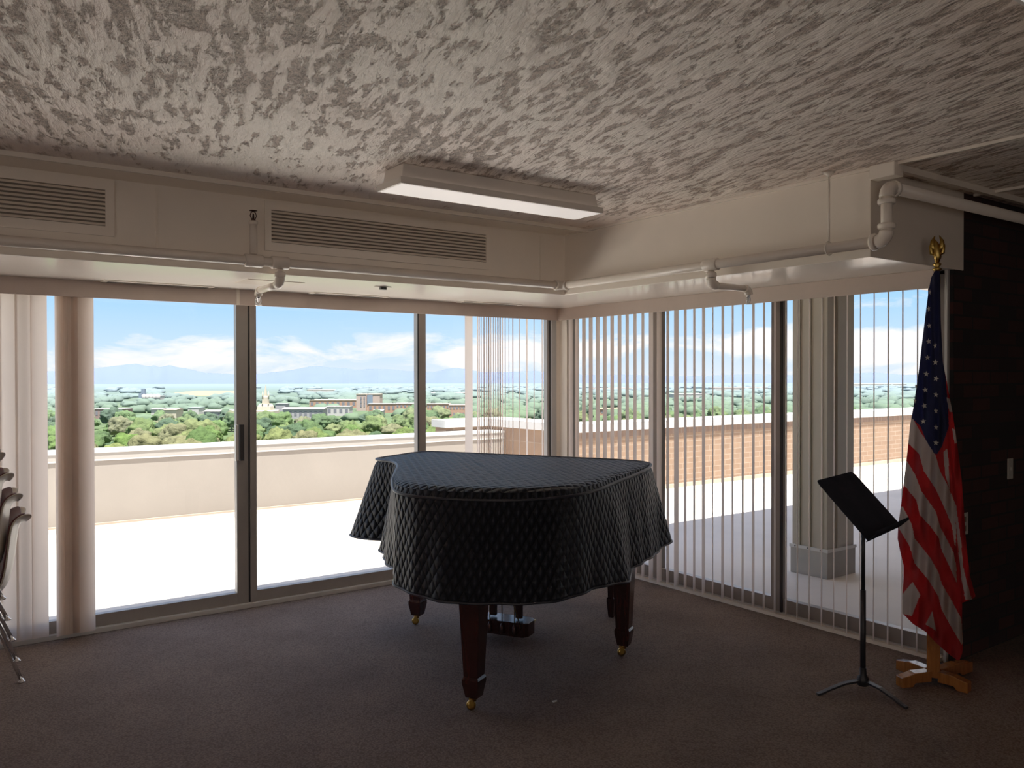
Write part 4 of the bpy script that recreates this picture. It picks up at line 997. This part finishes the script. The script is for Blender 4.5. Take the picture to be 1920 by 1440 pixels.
# office tower with glass centre
g, O, ax, nv, w_, hh = building(668, 712, 738.5, 770, tmP, tmC, 'tall pink office block with a blue glass centre', depth=22, wins=0, name='office_tower')
for u0, u1, z0, z1, mt, nm in ((w_ * .45, w_ * .70, hh * .35, hh * .93, tmB, 'glass_front'), (w_ * .43, w_ * .47, 0, hh * .95, tmO, 'pier')):
    MB().obox(O + ax * (u0 + u1) / 2 + nv * (-.3) + Vector((0, 0, (z0 + z1) / 2)), ax * (u1 - u0) / 2, nv * .4, (0, 0, (z1 - z0) / 2)).build(nm, mt, g)
for k in range(6):
    u0 = w_ * (.20 if k % 2 else .34); z0 = hh * (.30 + .22 * (k // 2))
    MB().obox(O + ax * u0 + nv * (-.1) + Vector((0, 0, z0)), ax * .8, nv * .2, (0, 0, 1.6)).build('window', tmD, g)
# temple with a spire
d_ = 900.0; S0 = atd(498, 720, d_); S0.z = ZG; sc_ = d_ / 1565
tp = thing('temple', (S0.x, S0.y, ZG), 'cream white temple with a tall pointed spire', 'building')
zt = lambda py: atd(498, py, d_).z
def sqp(w0, z): return [(S0.x + RGT.x * i * w0 * sc_ + FWD.x * j * w0 * sc_, S0.y + RGT.y * i * w0 * sc_ + FWD.y * j * w0 * sc_, z) for i, j in ((-1, -1), (1, -1), (1, 1), (-1, 1))]
MB().loft([sqp(20, ZG), sqp(20, zt(770)), sqp(17, zt(769))]).build('hall', tmC, tp)
MB().loft([sqp(13, zt(770)), sqp(12, zt(762)), sqp(9, zt(757))]).build('upper_hall', tmC, tp)
MB().loft([sqp(5.5, zt(762)), sqp(4.8, zt(745)), sqp(3.2, zt(742))]).build('tower', tmC, tp)
MB().loft([sqp(2.7, zt(743)), sqp(2.2, zt(738)), sqp(0.25, zt(721))]).build('spire', tmC, tp)
for k in (-1, 1):
    pxk = 498 + k * 5.5; q0 = atd(pxk, 750, d_ - 8)
    MB().lathe([(0.9, 0), (0.9, 4), (0.05, 9)], (q0.x, q0.y, zt(748)), 6).build('pinnacle', tmC, tp)
foot.append((470, 526, 900, 15))
# grain plant
g, O, ax, nv, w_, hh = building(262, 300, 742, 750, tmW, tmG, 'blue and white silo plant in front of the golden field', depth=20, name='silo_plant')
d_ = (O - CAM).dot(FWD)
for k in range(5):
    q0 = atd(270 + 6.5 * k, 720, d_ - 4); zt_ = atd(270, 738.5, d_).z
    MB().lathe([(4.0, 0), (4.0, zt_ - ZG - 2), (0.4, zt_ - ZG)], (q0.x, q0.y, ZG), 12).build('silo', tmW, g)
q0 = atd(264, 720, d_ - 3); MB().obox((q0.x, q0.y, (ZG + atd(264, 737, d_).z) / 2), ax * 2.6, nv * 3, (0, 0, (atd(264, 737, d_).z - ZG) / 2)).build('tower', tmB, g)
q0 = atd(269, 720, d_ + 6); MB().obox((q0.x, q0.y, (ZG + atd(269, 729, d_).z) / 2), ax * 3.0, nv * 3, (0, 0, (atd(269, 729, d_).z - ZG) / 2)).build('tower', tmB, g)
# distant woods: uncountable
bm = bmesh.new(); ico = bmesh.new(); bmesh.ops.create_icosphere(ico, subdivisions=2, radius=1.0)
iv = [v_.co.copy() for v_ in ico.verts]; ifc = [[v_.index for v_ in f.verts] for f in ico.faces]; ico.free()
def blob(c, s, hz):
    o = Vector((c.x * .01, c.y * .01, 2)); vs = []
    for v_ in iv:
        k = 1 + 0.45 * noise.noise(v_ * 2.2 + o); vs.append(bm.verts.new((c.x + v_.x * s * k, c.y + v_.y * s * k, ZG + max(0, v_.z * hz * k + hz * 0.35))))
    for f in ifc: ff = bm.faces.new([vs[i] for i in f]); ff.smooth = True
field = [(far(300, 741)), (far(445, 741))]
clear = []
def is_clear(px, d_):
    py = 705 + 1565 * 41.5 / d_ 
    if 300 < px < 450 and 727 < py < 741: return True
    if 258 < px < 302 and 744 < py < 752: return True
    return any(x0 < px < x1 and y0 < py < y1 for x0, x1, y0, y1 in clear)
clear += [(470, 880, 763, 792), (170, 240, 768, 790), (375, 450, 764, 790)]
for i in range(2100):
    u_ = RT.random(); d_ = 760 * (3000 / 760) ** u_; px = RT.uniform(60, 1800)
    if any(a - 28 < px < b_ + 28 and abs(d_ - dd) < 70 + hd for a, b_, dd, hd in foot) or (300 < px < 530 and 727 < 705 + 1565 * 41.5 / d_ < 743): continue
    g_ = noise.noise(Vector((px * 0.012, math.log(d_) * 7, 0)))
    if g_ < -0.22: continue
    c = atd(px, 720, d_); s = RT.uniform(6, 13) * (1 if d_ < 1500 else 1.7); blob(c, s, RT.uniform(4.5, 8))
for i in range(700):
    d_ = 340 * (2600 / 340) ** RT.random(); px = RT.uniform(-900, 40) if i % 2 else RT.uniform(1830, 2500)
    blob(atd(px, 720, d_), RT.uniform(7, 13), RT.uniform(5, 8))
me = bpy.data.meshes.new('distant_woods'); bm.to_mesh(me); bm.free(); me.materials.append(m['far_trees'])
o = bpy.data.objects.new('distant_woods', me); C.objects.link(o); tag(o, 'hazy blue green woods spread over the far valley', 'woods', kind='stuff')

# golden field and bright strip
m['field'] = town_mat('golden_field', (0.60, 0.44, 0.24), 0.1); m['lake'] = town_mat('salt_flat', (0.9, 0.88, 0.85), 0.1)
fldp = [far(px, py) for px, py in ((296, 742), (330, 736.5), (370, 733), (446, 733), (446, 740), (400, 742))]
structure(MB().prism([(p.x, p.y) for p in fldp], ZG, ZG + 0.4).build('golden_field', m['field']), 'golden stubble field in the valley', 'field')
structure(MB().prism([(p.x, p.y) for p in [far(330, 718.9), (far(402, 718.9)), far(398, 718.2), far(335, 718.2)]], ZG, ZG + 3.0).build('salt_flat', m['lake']), 'bright thin strip at the foot of the mountains', 'flat')

# ------------------------------------------------------------------ sky, sun
w = bpy.data.worlds.new('sky'); bpy.context.scene.world = w; w.use_nodes = True
nt = w.node_tree; nd = nt.nodes; lk = nt.links; bg = nd['Background']
tc = nd.new('ShaderNodeTexCoord'); sep = nd.new('ShaderNodeSeparateXYZ'); lk.new(tc.outputs['Generated'], sep.inputs[0])
gr = nd.new('ShaderNodeValToRGB'); lk.new(sep.outputs['Z'], gr.inputs['Fac'])
els = gr.color_ramp.elements
stops = [(0.0, (0.70, 0.80, 0.95)), (0.03, (0.52, 0.73, 0.98)), (0.09, (0.30, 0.60, 1.0)), (0.25, (0.22, 0.46, 0.88)), (1.0, (0.12, 0.28, 0.70))]
while len(els) < len(stops): els.new(0.5)
for e_, (p_, c_) in zip(els, stops): e_.position = p_; e_.color = (*c_, 1)
mp = nd.new('ShaderNodeMapping'); mp.inputs['Scale'].default_value = (5.0, 5.0, 17.0); mp.inputs['Location'].default_value = (0.9, 0.3, 0.0)
lk.new(tc.outputs['Generated'], mp.inputs['Vector'])
n1 = nd.new('ShaderNodeTexNoise'); n1.inputs['Scale'].default_value = 1.5; n1.inputs['Detail'].default_value = 8; n1.inputs['Roughness'].default_value = 0.6; n1.inputs['Distortion'].default_value = 0.4
lk.new(mp.outputs['Vector'], n1.inputs['Vector'])
# more cloud in the band just above the hills
bias = nd.new('ShaderNodeValToRGB'); lk.new(sep.outputs['Z'], bias.inputs['Fac']); be = bias.color_ramp.elements
bst = [(0.0, 0.42), (0.012, 0.46), (0.030, 0.58), (0.048, 0.52), (0.062, 0.30), (0.11, 0.40), (0.3, 0.5)]
while len(be) < len(bst): be.new(0.5)
for e_, (p_, c_) in zip(be, bst): e_.position = p_; e_.color = (c_, c_, c_, 1)
# and toward the right-hand side of the view
dp = nd.new('ShaderNodeVectorMath'); dp.operation = 'DOT_PRODUCT'; dp.inputs[1].default_value = (0.81, -0.587, 0); lk.new(tc.outputs['Generated'], dp.inputs[0])
mr = nd.new('ShaderNodeMapRange'); mr.inputs['From Min'].default_value = -0.1; mr.inputs['From Max'].default_value = 0.5; mr.inputs['To Min'].default_value = 0.0; mr.inputs['To Max'].default_value = 0.13; lk.new(dp.outputs['Value'], mr.inputs['Value'])
ad = nd.new('ShaderNodeMath'); ad.operation = 'ADD'; lk.new(n1.outputs['Fac'], ad.inputs[0]); lk.new(bias.outputs['Color'], ad.inputs[1])
ad2 = nd.new('ShaderNodeMath'); ad2.operation = 'ADD'; lk.new(ad.outputs[0], ad2.inputs[0]); lk.new(mr.outputs[0], ad2.inputs[1])
cr_ = nd.new('ShaderNodeMapRange'); cr_.inputs['From Min'].default_value = 0.98; cr_.inputs['From Max'].default_value = 1.12; lk.new(ad2.outputs[0], cr_.inputs['Value'])
mx = nd.new('ShaderNodeMix'); mx.data_type = 'RGBA'; lk.new(cr_.outputs[0], mx.inputs[0]); lk.new(gr.outputs['Color'], mx.inputs[6]); mx.inputs[7].default_value = (0.98, 0.96, 1.0, 1)
lk.new(mx.outputs[2], bg.inputs['Color']); bg.inputs['Strength'].default_value = 1.0

sd_ = bpy.data.lights.new('sun', 'SUN'); sd_.energy = 17.5; sd_.angle = math.radians(0.53); sd_.color = (1.0, 0.95, 0.87)
so = bpy.data.objects.new('sun', sd_); C.objects.link(so)
sun_dir = Vector((-0.06, -0.27, 0.96)).normalized()
so.rotation_euler = sun_dir.to_track_quat('Z', 'Y').to_euler(); so.location = (0, -3, 12)
# portals: steer sky sampling through the glazing
def portal(name, loc, rot, sx, sy):
    l = bpy.data.lights.new(name, 'AREA'); l.shape = 'RECTANGLE'; l.size = sx; l.size_y = sy; l.cycles.is_portal = True
    o = bpy.data.objects.new(name, l); C.objects.link(o); o.location = loc; o.rotation_euler = rot
portal('portal_light', (-2.65, 0.12, 1.06), (-PI / 2, 0, 0), 5.3, 2.1)
portal('portal_light', (0.12, -1.7, 1.06), (PI / 2, 0, PI / 2), 3.3, 2.1)

bl_ = bpy.data.lights.new('back_fill_light', 'AREA'); bl_.shape = 'RECTANGLE'; bl_.size = 4.2; bl_.size_y = 1.7; bl_.energy = BACKW; bl_.color = (1.0, 0.90, 0.82)  # fill light added by the back wall, no window is built there
bo = bpy.data.objects.new('back_fill_light', bl_); C.objects.link(bo); bo.location = (-4.8, -9.3, 1.25); bo.rotation_euler = (PI / 2 + 0.12, 0, 0)
bl_ = bpy.data.lights.new('left_fill_light', 'AREA'); bl_.shape = 'RECTANGLE'; bl_.size = 5.0; bl_.size_y = 1.7; bl_.energy = 12; bl_.color = (1.0, 0.88, 0.79)  # second added fill, brightens the room from the plain left wall
bo = bpy.data.objects.new('left_fill_light', bl_); C.objects.link(bo); bo.location = (-6.9, -6.0, 1.3); bo.rotation_euler = (PI / 2 + 0.12, 0, -PI / 2)
sc = bpy.context.scene
sc.view_settings.view_transform = 'Standard'; sc.view_settings.look = 'None'; sc.view_settings.exposure = 0.22; sc.view_settings.gamma = 1.30
cy = sc.cycles
cy.use_denoising = True; cy.max_bounces = 10; cy.diffuse_bounces = 6; cy.glossy_bounces = 4; cy.transparent_max_bounces = 24; cy.transmission_bounces = 6
cy.sample_clamp_indirect = 8; cy.caustics_reflective = False; cy.caustics_refractive = False
